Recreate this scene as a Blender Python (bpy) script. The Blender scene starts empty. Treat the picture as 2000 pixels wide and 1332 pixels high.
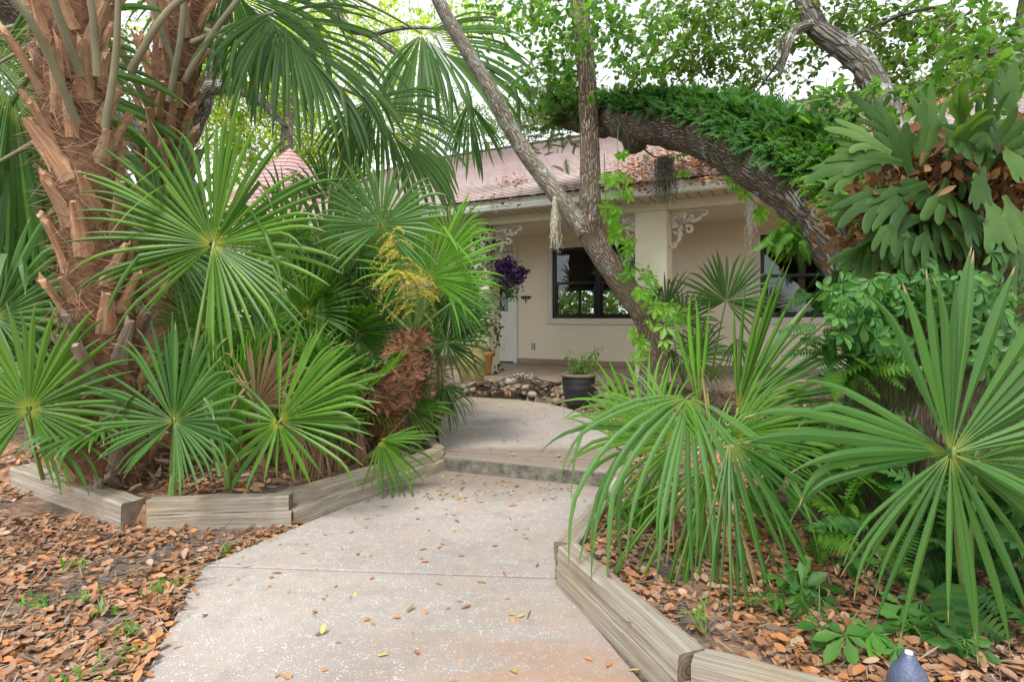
import bpy, math, random
import numpy as np
from mathutils import Vector, Matrix, noise as mnoise
R = math.radians
sc = bpy.context.scene
col = sc.collection
# ------------------------------------------------------------------ camera, sky, sun, exposure
F, CZ, HY = 1111.0, 1.2, 621.0          # focal length in photo pixels, eye height, horizon row
cd = bpy.data.cameras.new('camera'); cam = bpy.data.objects.new('camera', cd); col.objects.link(cam)
cam.location = (0, 0, CZ); cam.rotation_euler = (R(90), 0, 0)
cd.sensor_width = 36; cd.lens = 36*F/2000; cd.shift_y = -(666-HY)/2000
cd.clip_start = .05; cd.clip_end = 800
sc.camera = cam
w = bpy.data.worlds.new('World'); sc.world = w; w.use_nodes = True
nt = w.node_tree; bg = nt.nodes['Background']
sky = nt.nodes.new('ShaderNodeTexSky'); sky.sky_type = 'NISHITA'; sky.sun_disc = False
SUN_EL, SUN_AZ = 58, 200                 # sun high, behind and left of the camera, through thin cloud
sky.sun_elevation = R(SUN_EL); sky.sun_rotation = R(SUN_AZ)
sky.dust_density = 1.0; sky.air_density = 1.0; sky.ozone_density = 1
hs = nt.nodes.new('ShaderNodeHueSaturation'); hs.inputs['Saturation'].default_value = .12; hs.inputs['Value'].default_value = 1.1
nt.links.new(sky.outputs[0], hs.inputs['Color']); nt.links.new(hs.outputs[0], bg.inputs['Color'])
bg.inputs['Strength'].default_value = .11
sd = bpy.data.lights.new('sun', 'SUN'); so = bpy.data.objects.new('sun', sd); col.objects.link(so)
sd.energy = 1.5; sd.angle = R(12); sd.color = (1, .97, .92)
sv = Vector((math.sin(R(SUN_AZ))*math.cos(R(SUN_EL)), math.cos(R(SUN_AZ))*math.cos(R(SUN_EL)), math.sin(R(SUN_EL))))
so.rotation_euler = sv.to_track_quat('Z', 'Y').to_euler()
sc.view_settings.view_transform = 'Standard'; sc.view_settings.look = 'None'
sc.view_settings.exposure = 1.72; sc.view_settings.gamma = 1
try:
    sc.cycles.max_bounces = 8; sc.cycles.diffuse_bounces = 4; sc.cycles.transparent_max_bounces = 12
    sc.cycles.transmission_bounces = 4
except Exception: pass

# ------------------------------------------------------------------ geometry helpers
def P(px, py, Y): return Vector(((px-1000)/F*Y, Y, CZ-(py-HY)/F*Y))
def G(px, py, z=0.0):
    Y = (CZ-z)*F/(py-HY); return Vector(((px-1000)/F*Y, Y, z))
TH = math.atan(F/2129.0)
HD = Vector((math.cos(TH), -math.sin(TH), 0)); HN = Vector((-math.sin(TH), -math.cos(TH), 0)); W0 = Vector((.075, 10.4, 0))
def H(s, t, z): v = W0+HD*s+HN*t; return Vector((v.x, v.y, z))
def S(px, t):
    u = (px-1000)/F
    Y = (math.cos(TH)*W0.y+math.sin(TH)*W0.x-t)/(math.sin(TH)*u+math.cos(TH))
    return (Vector((u*Y, Y, 0))-W0).dot(HD)
def HZ(px, py, t):
    u = (px-1000)/F
    Y = (math.cos(TH)*W0.y+math.sin(TH)*W0.x-t)/(math.sin(TH)*u+math.cos(TH))
    return CZ-(py-HY)/F*Y

class MB:
    def __init__(s): s.v = []; s.f = []; s.uv = []
    def add(s, vs, fs, uvs=None):
        b = len(s.v); s.v += [tuple(v) for v in vs]
        s.uv += list(uvs) if uvs is not None else [(0, 0)]*len(vs)
        s.f += [tuple(i+b for i in f) for f in fs]
    def box(s, c, ax, ay, az):           # centre and three half-axis vectors
        c = Vector(c); vs = [c+ax*i+ay*j+az*k for i in (-1, 1) for j in (-1, 1) for k in (-1, 1)]
        s.add(vs, [(0, 1, 3, 2), (4, 6, 7, 5), (0, 4, 5, 1), (2, 3, 7, 6), (0, 2, 6, 4), (1, 5, 7, 3)])
    def hbox(s, s0, s1, t0, t1, z0, z1):  # box in house coordinates
        s.box(H((s0+s1)/2, (t0+t1)/2, (z0+z1)/2), HD*(s1-s0)/2, HN*(t1-t0)/2, Vector((0, 0, (z1-z0)/2)))
    def build(s, name, mat, parent=None, smooth=False, bevel=0):
        me = bpy.data.meshes.new(name); me.from_pydata(s.v, [], s.f)
        uvl = me.uv_layers.new(name='UVMap')
        li = np.empty(len(me.loops), dtype=np.int32); me.loops.foreach_get('vertex_index', li)
        uvl.data.foreach_set('uv', np.array(s.uv, dtype=np.float32)[li].ravel())
        if smooth: me.polygons.foreach_set('use_smooth', [True]*len(me.polygons))
        me.materials.append(mat); me.update()
        o = bpy.data.objects.new(name, me); col.objects.link(o)
        if bevel:
            m = o.modifiers.new('bevel', 'BEVEL'); m.width = bevel; m.segments = 2; m.limit_method = 'ANGLE'
        if parent: attach(o, parent)
        return o
def attach(o, parent):
    o.parent = parent; o.matrix_parent_inverse = Matrix.Translation(parent.location).inverted()
def tag(o, label, cat, group=None):
    o['label'] = label; o['category'] = cat
    if group: o['group'] = group
    return o
def empty(name, loc, label, cat, group=None):
    o = bpy.data.objects.new(name, None); col.objects.link(o); o.location = loc; o.empty_display_size = .2
    return tag(o, label, cat, group)
def kind(o, k): o['kind'] = k; return o
def catmull(pts, rad, n=6):
    pts = [Vector(p) for p in pts]; out = []; ro = []
    for i in range(len(pts)-1):
        p0 = pts[max(i-1, 0)]; p1 = pts[i]; p2 = pts[i+1]; p3 = pts[min(i+2, len(pts)-1)]
        for k in range(n):
            t = k/n
            out.append(.5*((2*p1)+(p2-p0)*t+(2*p0-5*p1+4*p2-p3)*t*t+(-p0+3*p1-3*p2+p3)*t**3)); ro.append(rad[i]*(1-t)+rad[i+1]*t)
    out.append(pts[-1]); ro.append(rad[-1]); return out, ro
def tube(mb, pts, rad, ns=12, sm=6, rough=0, fs=4, flat=1.0, cap=True, ell=None):
    if sm > 1: pts, rad = catmull(pts, rad, sm)
    else: pts = [Vector(p) for p in pts]
    n = len(pts); vs = []; uv = []; fc = []; L = 0
    t0 = (pts[1]-pts[0]).normalized(); ref = Vector((0, 1, 0)); ref = (ref-t0*ref.dot(t0))
    if ref.length < .2: ref = Vector((1, 0, 0))-t0*t0.x
    ref.normalize()
    for i in range(n):
        t = (pts[min(i+1, n-1)]-pts[max(i-1, 0)]).normalized()
        ref = (ref-t*ref.dot(t)).normalized(); bi = t.cross(ref)
        if i: L += (pts[i]-pts[i-1]).length
        for k in range(ns+1):
            a = 2*math.pi*k/ns; d = ref*math.cos(a)*flat+bi*math.sin(a); r = rad[i]
            if rough:
                q = (pts[i]+d*rad[i])*fs
                r *= 1+rough*(mnoise.noise(q)+.5*mnoise.noise(q*2.3))
            if k == ns: vs.append(vs[-ns]); 
            else: vs.append(pts[i]+d*r)
            uv.append((k/ns*2*math.pi*max(rad[0], .02), L))
        if i:
            for k in range(ns):
                a0 = (i-1)*(ns+1)+k; b0 = i*(ns+1)+k; fc.append((a0, a0+1, b0+1, b0))
    if cap:
        b = len(vs); vs.append(pts[-1]); uv.append((0, L)); base = (n-1)*(ns+1)
        fc += [(base+k, base+k+1, b) for k in range(ns)]
    mb.add(vs, fc, uv)
OVAL = (np.array([(0, 0, 0), (1, 0, 0), (.3, .42, .10), (.68, .40, .10), (.3, -.42, .10), (.68, -.40, .10), (.33, 0, 0), (.68, 0, 0)]),
        [(0, 6, 2), (6, 7, 3, 2), (7, 1, 3), (0, 4, 6), (6, 4, 5, 7), (7, 5, 1)])
OVALR = (np.array([(0, 0, 0), (.12, .22, .03), (.32, .40, .08), (.6, .48, .10), (.85, .34, .06), (.97, .12, .02), (.97, -.12, .02), (.85, -.34, .06), (.6, -.48, .10), (.32, -.40, .08), (.12, -.22, .03), (.3, 0, -.02), (.7, 0, -.02)]),
        [(0, 11, 2, 1), (11, 12, 3, 2), (12, 4, 3), (12, 5, 4), (12, 6, 5), (12, 7, 6), (12, 8, 7), (11, 9, 8, 12), (0, 10, 9, 11)])
DIAM = (np.array([(0, 0, 0), (.5, .45, .05), (1, 0, 0), (.5, -.45, .05)]), [(0, 1, 2, 3)])
def leafcloud(name, mat, pos, dr, nr, L, W, parent=None, tpl=OVAL, curl=0.0, smooth=False):
    pos = np.asarray(pos, float); N = len(pos); dr = np.asarray(dr, float); nr = np.asarray(nr, float)
    dr = dr/(np.linalg.norm(dr, axis=1)[:, None]+1e-9)
    nr = nr-dr*(nr*dr).sum(1)[:, None]; nr = nr/(np.linalg.norm(nr, axis=1)[:, None]+1e-9)
    sd_ = np.cross(nr, dr); T, FC = tpl; k = len(T)
    L = np.broadcast_to(np.asarray(L, float), (N,)); W = np.broadcast_to(np.asarray(W, float), (N,))
    C = np.broadcast_to(np.asarray(curl, float), (N,))
    x = T[:, 0][None, :]*L[:, None]; y = T[:, 1][None, :]*W[:, None]; z = T[:, 2][None, :]*W[:, None]-C[:, None]*L[:, None]*(T[:, 0][None, :])**2
    V = pos[:, None, :]+dr[:, None, :]*x[:, :, None]+sd_[:, None, :]*y[:, :, None]+nr[:, None, :]*z[:, :, None]
    V = V.reshape(-1, 3)
    ls = []; st = []; tot = 0; 
    for f in FC: st.append((tot, len(f))); tot += len(f); ls += list(f)
    ls = np.array(ls, dtype=np.int32)
    LI = (ls[None, :]+(np.arange(N)*k)[:, None]).ravel().astype(np.int32)
    starts = (np.array([a for a, _ in st])[None, :]+(np.arange(N)*tot)[:, None]).ravel().astype(np.int32)
    tots = np.tile(np.array([b for _, b in st]), N).astype(np.int32)
    me = bpy.data.meshes.new(name); me.vertices.add(len(V)); me.vertices.foreach_set('co', V.ravel().astype(np.float32))
    me.loops.add(len(LI)); me.loops.foreach_set('vertex_index', LI)
    me.polygons.add(len(starts)); me.polygons.foreach_set('loop_start', starts); me.polygons.foreach_set('loop_total', tots)
    if smooth: me.polygons.foreach_set('use_smooth', np.ones(len(starts), dtype=bool))
    me.update(calc_edges=True); me.validate()
    me.materials.append(mat); o = bpy.data.objects.new(name, me); col.objects.link(o)
    if parent: attach(o, parent)
    return o

# ------------------------------------------------------------------ material helpers
class MT:
    def __init__(s, name):
        s.m = bpy.data.materials.new(name); s.m.use_nodes = True; s.t = s.m.node_tree
        s.b = s.t.nodes['Principled BSDF']; s.out = s.t.nodes['Material Output']; s.b.inputs['Roughness'].default_value = .8
        s.b.inputs['Specular IOR Level'].default_value = .3
    def n(s, k, **kw):
        x = s.t.nodes.new(k)
        for a, b in kw.items():
            if a in x.inputs: s.set(x.inputs[a], b)
            else: setattr(x, a, b)
        return x
    def set(s, inp, v):
        if isinstance(v, bpy.types.NodeSocket): s.t.links.new(v, inp)
        else: inp.default_value = (*v, 1) if (hasattr(v, '__len__') and len(v) == 3 and inp.type == 'RGBA') else v
    def co(s, which='Object', scale=(1, 1, 1), rot=(0, 0, 0)):
        c = s.n('ShaderNodeTexCoord').outputs[which]; mp = s.n('ShaderNodeMapping'); s.set(mp.inputs['Vector'], c)
        mp.inputs['Scale'].default_value = scale; mp.inputs['Rotation'].default_value = rot; return mp.outputs[0]
    def noise(s, vec, scale, detail=4, rough=.55, dist=0):
        x = s.n('ShaderNodeTexNoise'); s.set(x.inputs['Vector'], vec)
        x.inputs['Scale'].default_value = scale; x.inputs['Detail'].default_value = detail
        x.inputs['Roughness'].default_value = rough; x.inputs['Distortion'].default_value = dist; return x.outputs['Fac']
    def vor(s, vec, scale, feat='F1', out='Distance', rnd=1):
        x = s.n('ShaderNodeTexVoronoi'); x.feature = feat; s.set(x.inputs['Vector'], vec); x.inputs['Scale'].default_value = scale
        x.inputs['Randomness'].default_value = rnd; return x.outputs[out]
    def ramp(s, fac, stops, interp='LINEAR'):
        x = s.n('ShaderNodeValToRGB'); s.set(x.inputs[0], fac); cr = x.color_ramp; cr.interpolation = interp
        while len(cr.elements) < len(stops): cr.elements.new(.5)
        for e, (p, c) in zip(cr.elements, stops):
            e.position = p; e.color = (*c, 1) if hasattr(c, '__len__') else (c, c, c, 1)
        return x.outputs[0]
    def mix(s, fac, a, b, mode='MIX'):
        x = s.n('ShaderNodeMix'); x.data_type = 'RGBA'; x.blend_type = mode
        s.set(x.inputs[0], fac); s.set(x.inputs[6], a); s.set(x.inputs[7], b); return x.outputs[2]
    def math(s, op, a, b=0.0):
        x = s.n('ShaderNodeMath'); x.operation = op; s.set(x.inputs[0], a); s.set(x.inputs[1], b); return x.outputs[0]
    def bump(s, h, strength=.5, dist=.01, normal=None):
        x = s.n('ShaderNodeBump'); s.set(x.inputs['Height'], h); x.inputs['Strength'].default_value = strength
        x.inputs['Distance'].default_value = dist
        if normal is not None: s.set(x.inputs['Normal'], normal)
        s.t.links.new(x.outputs[0], s.b.inputs['Normal']); return x.outputs[0]
    def color(s, c): s.set(s.b.inputs['Base Color'], c); return s
    def rough(s, r): s.set(s.b.inputs['Roughness'], r); return s
    def rnd(s): return s.n('ShaderNodeNewGeometry').outputs['Random Per Island']
    def uv(s):
        x = s.n('ShaderNodeSeparateXYZ'); s.set(x.inputs[0], s.n('ShaderNodeTexCoord').outputs['UV']); return x.outputs[0], x.outputs[1]
    def trans(s, c, fac):
        t = s.n('ShaderNodeBsdfTranslucent'); s.set(t.inputs['Color'], c); mx = s.n('ShaderNodeMixShader'); mx.inputs[0].default_value = fac
        s.t.links.new(s.b.outputs[0], mx.inputs[1]); s.t.links.new(t.outputs[0], mx.inputs[2]); s.t.links.new(mx.outputs[0], s.out.inputs[0])
def simple(name, c, rough=.6, var=.12, scale=8, bumpd=0.0, spec=.3, metal=0):
    m = MT(name); v = m.co(); n = m.noise(v, scale, 5)
    dk = tuple(x*(1-var) for x in c); lt = tuple(min(1, x*(1+var)) for x in c)
    m.color(m.ramp(n, [(.3, dk), (.7, lt)])).rough(rough); m.b.inputs['Specular IOR Level'].default_value = spec; m.b.inputs['Metallic'].default_value = metal
    if bumpd: m.bump(m.noise(v, scale*6, 4), .5, bumpd)
    return m.m
def leafmat(name, cols, tr=.35, rough=.45, tcol=None, gloss=.4):
    m = MT(name); r = m.rnd(); n = len(cols)
    c = m.ramp(r, [(i/(n-1) if n > 1 else 0, x) for i, x in enumerate(cols)])
    nz = m.noise(m.co(), 1.3, 2); c2 = m.mix(m.ramp(nz, [(.35, 0.0), (.65, .35)]), c, m.mix(1.0, c, (1.25, 1.12, .7), 'MULTIPLY'))
    m.color(c2).rough(rough); m.b.inputs['Specular IOR Level'].default_value = gloss
    tc = m.mix(1.0, c2, tcol or (2.2, 2.3, .8), 'MULTIPLY')
    if tr: m.trans(tc, tr)
    return m.m
def fanmat(name, lo, hi, hub, tip, tr=.3, rough=.46, tipstart=.955):
    m = MT(name); u, v = m.uv(); r = m.rnd()
    c = m.ramp(r, [(0, lo), (1, hi)])
    st = m.noise(m.co('UV', (26, .6, 1)), 1.0, 3)
    c = m.mix(m.ramp(st, [(.35, .0), (.65, .3)]), c, m.mix(1.0, c, (1.5, 1.35, 1.1), 'MULTIPLY'))
    um = m.math('ABSOLUTE', m.math('SUBTRACT', u, .5))
    c = m.mix(m.ramp(um, [(.0, .28), (.06, 0.0)]), c, tuple(x*1.8 for x in hi)); c = m.mix(m.ramp(um, [(.40, .0), (.5, .45)]), c, tuple(x*.45 for x in lo))
    c = m.mix(m.ramp(v, [(.0, .9), (.05, .6), (.13, 0.0)]), c, hub)
    tj = m.math('ADD', v, m.math('MULTIPLY', m.math('SUBTRACT', r, .5), .07))
    c = m.mix(m.ramp(tj, [(tipstart-.02, 0.0), (tipstart+.015, 1.0)]), c, tip)
    m.color(c).rough(rough); m.b.inputs['Specular IOR Level'].default_value = .38
    m.bump(um, .3, .004)
    m.trans(m.mix(1.0, c, (1.9, 2.1, .7), 'MULTIPLY'), tr)
    return m.m
def barkmat(name, dark, mid, light, lichen=0.0, moss=0.0, sc_=1.0, depth=.02):
    m = MT(name); v = m.co('UV', (34*sc_, 9*sc_, 1)); o = m.co('Object')
    wp = m.noise(o, 3, 3); vv = m.n('ShaderNodeVectorMath', operation='ADD'); m.set(vv.inputs[0], v)
    cx = m.n('ShaderNodeCombineXYZ'); m.set(cx.inputs[0], m.math('MULTIPLY', wp, 1.2)); m.set(cx.inputs[1], m.math('MULTIPLY', wp, 3.0)); m.set(vv.inputs[1], cx.outputs[0])
    e = m.vor(vv.outputs[0], 1, 'DISTANCE_TO_EDGE'); fine = m.noise(v, 3, 6, .7)
    h = m.math('ADD', m.ramp(e, [(0, 0.0), (.28, 1.0)]), m.math('MULTIPLY', fine, .7))
    c = m.ramp(m.math('MULTIPLY', h, .6), [(.1, dark), (.45, mid), (.85, light)])
    big = m.noise(o, 2.2, 4)
    c = m.mix(m.ramp(big, [(.4, 0.0), (.7, .5)]), c, light)
    if lichen:
        l = m.math('MULTIPLY', m.noise(o, 6, 5, .65), 1); c = m.mix(m.ramp(l, [(.66-lichen*.16, 0.0), (.69-lichen*.16, .8)]), c, (.42, .44, .40))
    if moss:
        l = m.noise(o, 3.5, 5, .6); c = m.mix(m.ramp(l, [(.62-moss*.3, 0.0), (.74-moss*.3, .85)]), c, m.ramp(fine, [(.3, (.035, .05, .008)), (.7, (.10, .12, .02))]))
    m.color(c).rough(.9); m.bump(h, 1.0, depth*1.5); return m.m

# ------------------------------------------------------------------ materials
M = {}
M['fan'] = fanmat('fan_green', (.035, .105, .008), (.095, .215, .016), (.38, .36, .04), (.30, .22, .09))
M['fanblue'] = fanmat('fan_bluegreen', (.032, .100, .018), (.070, .180, .030), (.30, .33, .07), (.36, .28, .15))
M['fanglauc'] = fanmat('fan_glaucous', (.055, .145, .032), (.11, .235, .062), (.25, .28, .06), (.36, .28, .15))
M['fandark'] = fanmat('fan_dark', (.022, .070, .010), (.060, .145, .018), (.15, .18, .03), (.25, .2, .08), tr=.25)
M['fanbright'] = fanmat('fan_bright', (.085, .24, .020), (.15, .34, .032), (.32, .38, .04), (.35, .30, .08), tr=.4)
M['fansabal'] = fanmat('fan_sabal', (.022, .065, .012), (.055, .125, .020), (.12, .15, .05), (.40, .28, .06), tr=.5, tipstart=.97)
M['fandry'] = fanmat('fan_dry', (.22, .135, .075), (.36, .24, .15), (.18, .10, .05), (.3, .2, .12), tr=.15, rough=.7)
M['petiole'] = simple('petiole_green', (.16, .24, .06), .45, .25, 5)
M['petgrey'] = simple('petiole_greygreen', (.17, .16, .095), .5, .25, 5)
M['petdry'] = simple('petiole_dry', (.24, .15, .09), .8, .3, 6)
def mk_boot(name, lo, mid, hi):
    m = MT(name); v = m.co('UV', (30, 2.2, 1)); a = m.noise(v, 1.5, 6, .65); b = m.noise(m.co(), 4, 3)
    c = m.ramp(a, [(.3, lo), (.5, mid), (.72, hi)]); c = m.mix(m.ramp(b, [(.45, 0.0), (.7, .45)]), c, (.15, .15, .09))
    m.color(c).rough(.75); m.bump(a, .7, .006); return m.m
M['boot'] = mk_boot('leaf_base_orange', (.17, .09, .05), (.42, .235, .135), (.58, .39, .26))
M['bootgrey'] = mk_boot('leaf_base_grey', (.13, .095, .08), (.29, .215, .175), (.44, .36, .30))
M['fibre'] = simple('palm_fibre', (.15, .075, .042), .9, .5, 30, .004)
M['hair'] = leafmat('palm_hair', [(.10, .06, .04), (.24, .14, .09), (.40, .28, .20)], tr=0, rough=.8, gloss=.1)
M['hairyboot'] = leafmat('small_palm_scale', [(.10, .04, .02), (.24, .10, .05), (.34, .17, .09)], tr=0, rough=.8, gloss=.1)
M['bark'] = barkmat('bark_brown', (.05, .032, .022), (.24, .165, .12), (.52, .43, .35), lichen=.25)
M['barkgrey'] = barkmat('bark_grey', (.08, .062, .048), (.27, .225, .175), (.46, .42, .36), lichen=.75, depth=.012)
M['barkoak'] = barkmat('bark_oak', (.025, .018, .013), (.13, .10, .075), (.34, .28, .23), lichen=.4, moss=.15, sc_=.9, depth=.03)
M['barkmoss'] = barkmat('bark_mossy', (.03, .02, .012), (.13, .095, .06), (.30, .25, .19), lichen=.35, moss=.75, sc_=.9, depth=.03)
M['barkdist'] = barkmat('bark_distant', (.04, .035, .03), (.13, .115, .095), (.25, .235, .21), lichen=.5, sc_=.6)
M['oakleaf'] = leafmat('oak_leaf', [(.04, .10, .02), (.07, .15, .03), (.11, .21, .04), (.06, .13, .03), (.16, .22, .05)], tr=.4)
M['leafnear'] = leafmat('leaf_near', [(.045, .13, .025), (.08, .19, .04), (.12, .25, .05)], tr=.4)
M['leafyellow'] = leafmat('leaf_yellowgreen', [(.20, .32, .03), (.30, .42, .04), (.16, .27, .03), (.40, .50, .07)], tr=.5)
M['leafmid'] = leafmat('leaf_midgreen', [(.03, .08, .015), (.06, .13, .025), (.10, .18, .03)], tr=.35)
M['fernleaf'] = leafmat('fern_leaf', [(.018, .07, .02), (.03, .10, .025), (.055, .14, .025), (.04, .11, .035)], tr=.3, rough=.6, gloss=.15)
M['fernbright'] = leafmat('fern_bright', [(.04, .13, .018), (.07, .18, .025), (.12, .23, .03)], tr=.35, rough=.6, gloss=.15)
M['creeper'] = leafmat('creeper_leaf', [(.06, .20, .035), (.09, .25, .05), (.13, .32, .05)], tr=.4)
M['creeperbr'] = leafmat('creeper_leaf_bright', [(.10, .28, .03), (.16, .36, .045), (.22, .42, .07)], tr=.5)
M['creeperdk'] = leafmat('creeper_leaf_deep', [(.025, .10, .018), (.045, .15, .028), (.08, .20, .035), (.03, .12, .03)], tr=.3)
m_ = MT('staghorn'); a_ = m_.noise(m_.co(), 5, 4); oi_ = m_.n('ShaderNodeObjectInfo').outputs['Random']; c_ = m_.ramp(m_.math('ADD', m_.math('MULTIPLY', a_, .6), m_.math('MULTIPLY', oi_, .5)), [(.22, (.018, .052, .010)), (.55, (.048, .112, .020)), (.85, (.10, .185, .045))])
m_.color(c_).rough(.5); m_.bump(m_.noise(m_.co('UV', (60, 4, 1)), 1, 3), .4, .004); m_.trans(m_.mix(1.0, c_, (2.0, 2.2, .6), 'MULTIPLY'), .32); M['stag'] = m_.m
M['shield'] = leafmat('staghorn_shield', [(.05, .03, .018), (.16, .08, .04), (.10, .055, .03), (.26, .15, .085)], tr=.15, rough=.8, gloss=.1)
M['litter'] = leafmat('litter_leaf', [(.12, .075, .05), (.42, .18, .075), (.30, .16, .10), (.36, .24, .17), (.52, .22, .08), (.20, .12, .09), (.44, .31, .23), (.26, .13, .075), (.16, .11, .09), (.38, .19, .10)], tr=.08, rough=.6, tcol=(1.2, 1.0, .8), gloss=.25)
M['pathleaf'] = leafmat('path_leaf', [(.42, .18, .08), (.55, .25, .10), (.30, .16, .10), (.50, .42, .10), (.20, .12, .08), (.40, .30, .22)], tr=.05, tcol=(1.1, 1, .8))
M['twig'] = leafmat('twig', [(.10, .075, .055), (.22, .17, .13), (.32, .28, .23)], tr=0, rough=.9, gloss=.1)
M['mossgrey'] = leafmat('spanish_moss', [(.20, .21, .18), (.36, .37, .33), (.50, .50, .46)], tr=.2, tcol=(1.2, 1.2, 1.1), rough=.9, gloss=.05)
M['mosspale'] = leafmat('spanish_moss_pale', [(.42, .43, .39), (.6, .6, .56), (.7, .7, .66)], tr=.2, tcol=(1.2, 1.2, 1.1), rough=.9, gloss=.05)
M['mossdark'] = leafmat('spanish_moss_dark', [(.05, .05, .04), (.12, .12, .10), (.22, .22, .19)], tr=.1, tcol=(1.2, 1.2, 1.1), rough=.9, gloss=.05)
M['flower'] = leafmat('palm_flower', [(.45, .38, .07), (.58, .50, .12), (.50, .45, .10)], tr=.2, tcol=(1.4, 1.3, .7), rough=.8, gloss=.1)
M['purple'] = leafmat('purple_flower', [(.028, .012, .07), (.06, .02, .12), (.09, .035, .18), (.015, .008, .03)], tr=.15, tcol=(1.4, 1, 1.6), rough=.6)
def concrete():
    m = MT('concrete'); o = m.co(); big = m.noise(o, 1.1, 5, .6); med = m.noise(o, 9, 5, .65)
    c = m.ramp(big, [(.32, (.235, .205, .19)), (.5, (.31, .275, .255)), (.68, (.375, .338, .318))])
    c = m.mix(m.ramp(med, [(.35, .0), (.7, .5)]), c, (.29, .255, .235))
    sp = m.vor(o, 105); n2 = m.noise(o, 22, 4, .8)
    spk = m.math('MULTIPLY', m.ramp(sp, [(.20, 1.0), (.42, 0.0)]), m.ramp(n2, [(.44, 0.0), (.62, 1.0)]))
    c = m.mix(m.math('MULTIPLY', spk, .85), c, (.68, .64, .60))
    sp2 = m.vor(o, 110); dk = m.math('MULTIPLY', m.ramp(sp2, [(.18, 1.0), (.28, 0.0)]), m.ramp(m.noise(o, 17, 2), [(.52, 0.0), (.62, 1.0)]))
    c = m.mix(m.math('MULTIPLY', dk, .5), c, (.16, .13, .12))
    # orange-brown mud stain lying across the near slab
    st = m.noise(m.co('Object', (1.2, 6, 1), (0, 0, R(28))), 1.6, 5, .6)
    p = m.n('ShaderNodeSeparateXYZ'); m.set(p.inputs[0], m.n('ShaderNodeTexCoord').outputs['Object'])
    near = m.ramp(m.math('ADD', m.math('MULTIPLY', p.outputs[1], .25), 0), [(.40, 1.0), (.62, 0.0)])
    rt = m.ramp(m.math('ADD', m.math('MULTIPLY', p.outputs[0], .5), .5), [(.2, 0.0), (.5, 1.0)])
    c = m.mix(m.math('MULTIPLY', m.math('MULTIPLY', m.math('MULTIPLY', m.ramp(st, [(.38, 0.0), (.56, 1.0)]), near), rt), .9), c, (.36, .20, .11))
    c = m.mix(m.ramp(m.noise(o, 2.6, 4), [(.48, 0.0), (.70, .5)]), c, (.37, .29, .25)); c = m.mix(m.ramp(m.noise(o, 4.5, 6, .7), [(.52, 0.0), (.70, .4)]), c, (.20, .175, .15))
    ed = m.math('MULTIPLY', m.ramp(m.math('ADD', m.math('MULTIPLY', p.outputs[1], .2), m.math('MULTIPLY', m.noise(o, 6, 5, .7), .12)), [(.80, 0.0), (.90, .8)]), m.ramp(m.math('MULTIPLY', p.outputs[1], .2), [(.93, 1.0), (.96, 0.0)])); c = m.mix(ed, c, (.17, .13, .10))
    fr = m.ramp(m.math('MULTIPLY', p.outputs[1], .1), [(.62, 0.0), (.76, .55)])
    c = m.mix(fr, c, (.30, .25, .14))
    m.color(c).rough(.9); m.bump(m.math('ADD', m.math('MULTIPLY', sp, .5), m.noise(o, 60, 3)), .5, .004); return m.m
M['conc'] = concrete()
m_ = MT('concrete_edge'); v_ = m_.co(); n_ = m_.noise(v_, 14, 6, .7); m_.color(m_.ramp(n_, [(.35, (.06, .055, .045)), (.6, (.17, .155, .13)), (.8, (.28, .26, .23))])).rough(.95); m_.bump(n_, .9, .012); M['concedge'] = m_.m
def soil():
    m = MT('soil'); o = m.co(); a = m.noise(o, 5, 6, .7); v = m.vor(o, 22); 
    c = m.ramp(a, [(.3, (.045, .036, .030)), (.5, (.12, .095, .08)), (.7, (.22, .18, .155))])
    cc = m.n('ShaderNodeTexVoronoi'); m.set(cc.inputs['Vector'], m.co('Object', (1, 1.7, 1), (0, 0, .5))); cc.inputs['Scale'].default_value = 26
    sx = m.n('ShaderNodeSeparateColor'); m.set(sx.inputs[0], cc.outputs['Color'])
    lc = m.ramp(sx.outputs[0], [(0, (.12, .07, .045)), (.35, (.34, .16, .08)), (.6, (.26, .16, .11)), (.85, (.46, .22, .10)), (1, (.42, .33, .25))])
    c = m.mix(m.ramp(m.noise(o, 1.5, 4, .7), [(.46, 0.0), (.60, .9)]), c, lc)
    m.color(c).rough(.95); m.bump(m.math('ADD', a, m.math('MULTIPLY', cc.outputs['Distance'], .6)), .9, .02); return m.m
M['soil'] = soil()
def timber():
    m = MT('weathered_timber'); v = m.co('UV', (28, 1.1, 1)); a = m.noise(v, 1.4, 7, .7, .6); b = m.noise(m.co(), 3, 4); f = m.noise(m.co('UV', (120, 2, 1)), 1, 4)
    c = m.ramp(a, [(.28, (.075, .06, .045)), (.40, (.25, .21, .165)), (.58, (.38, .34, .285)), (.8, (.50, .46, .40))])
    c = m.mix(m.ramp(f, [(.35, .5), (.6, 0.0)]), c, (.16, .13, .10))
    c = m.mix(m.ramp(b, [(.45, 0.0), (.7, .6)]), c, (.32, .25, .15))
    m.color(c).rough(.9); m.bump(m.math('ADD', a, m.math('MULTIPLY', f, .5)), .9, .008); return m.m
M['timber'] = timber()
m_ = MT('timber_end'); v_ = m_.co('UV', (1, 1, 1)); w_ = m_.n('ShaderNodeTexWave', wave_type='RINGS'); m_.set(w_.inputs['Vector'], v_); w_.rings_direction = 'Z'; w_.inputs['Scale'].default_value = 22; w_.inputs['Distortion'].default_value = 1.5; w_.inputs['Detail'].default_value = 3
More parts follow.
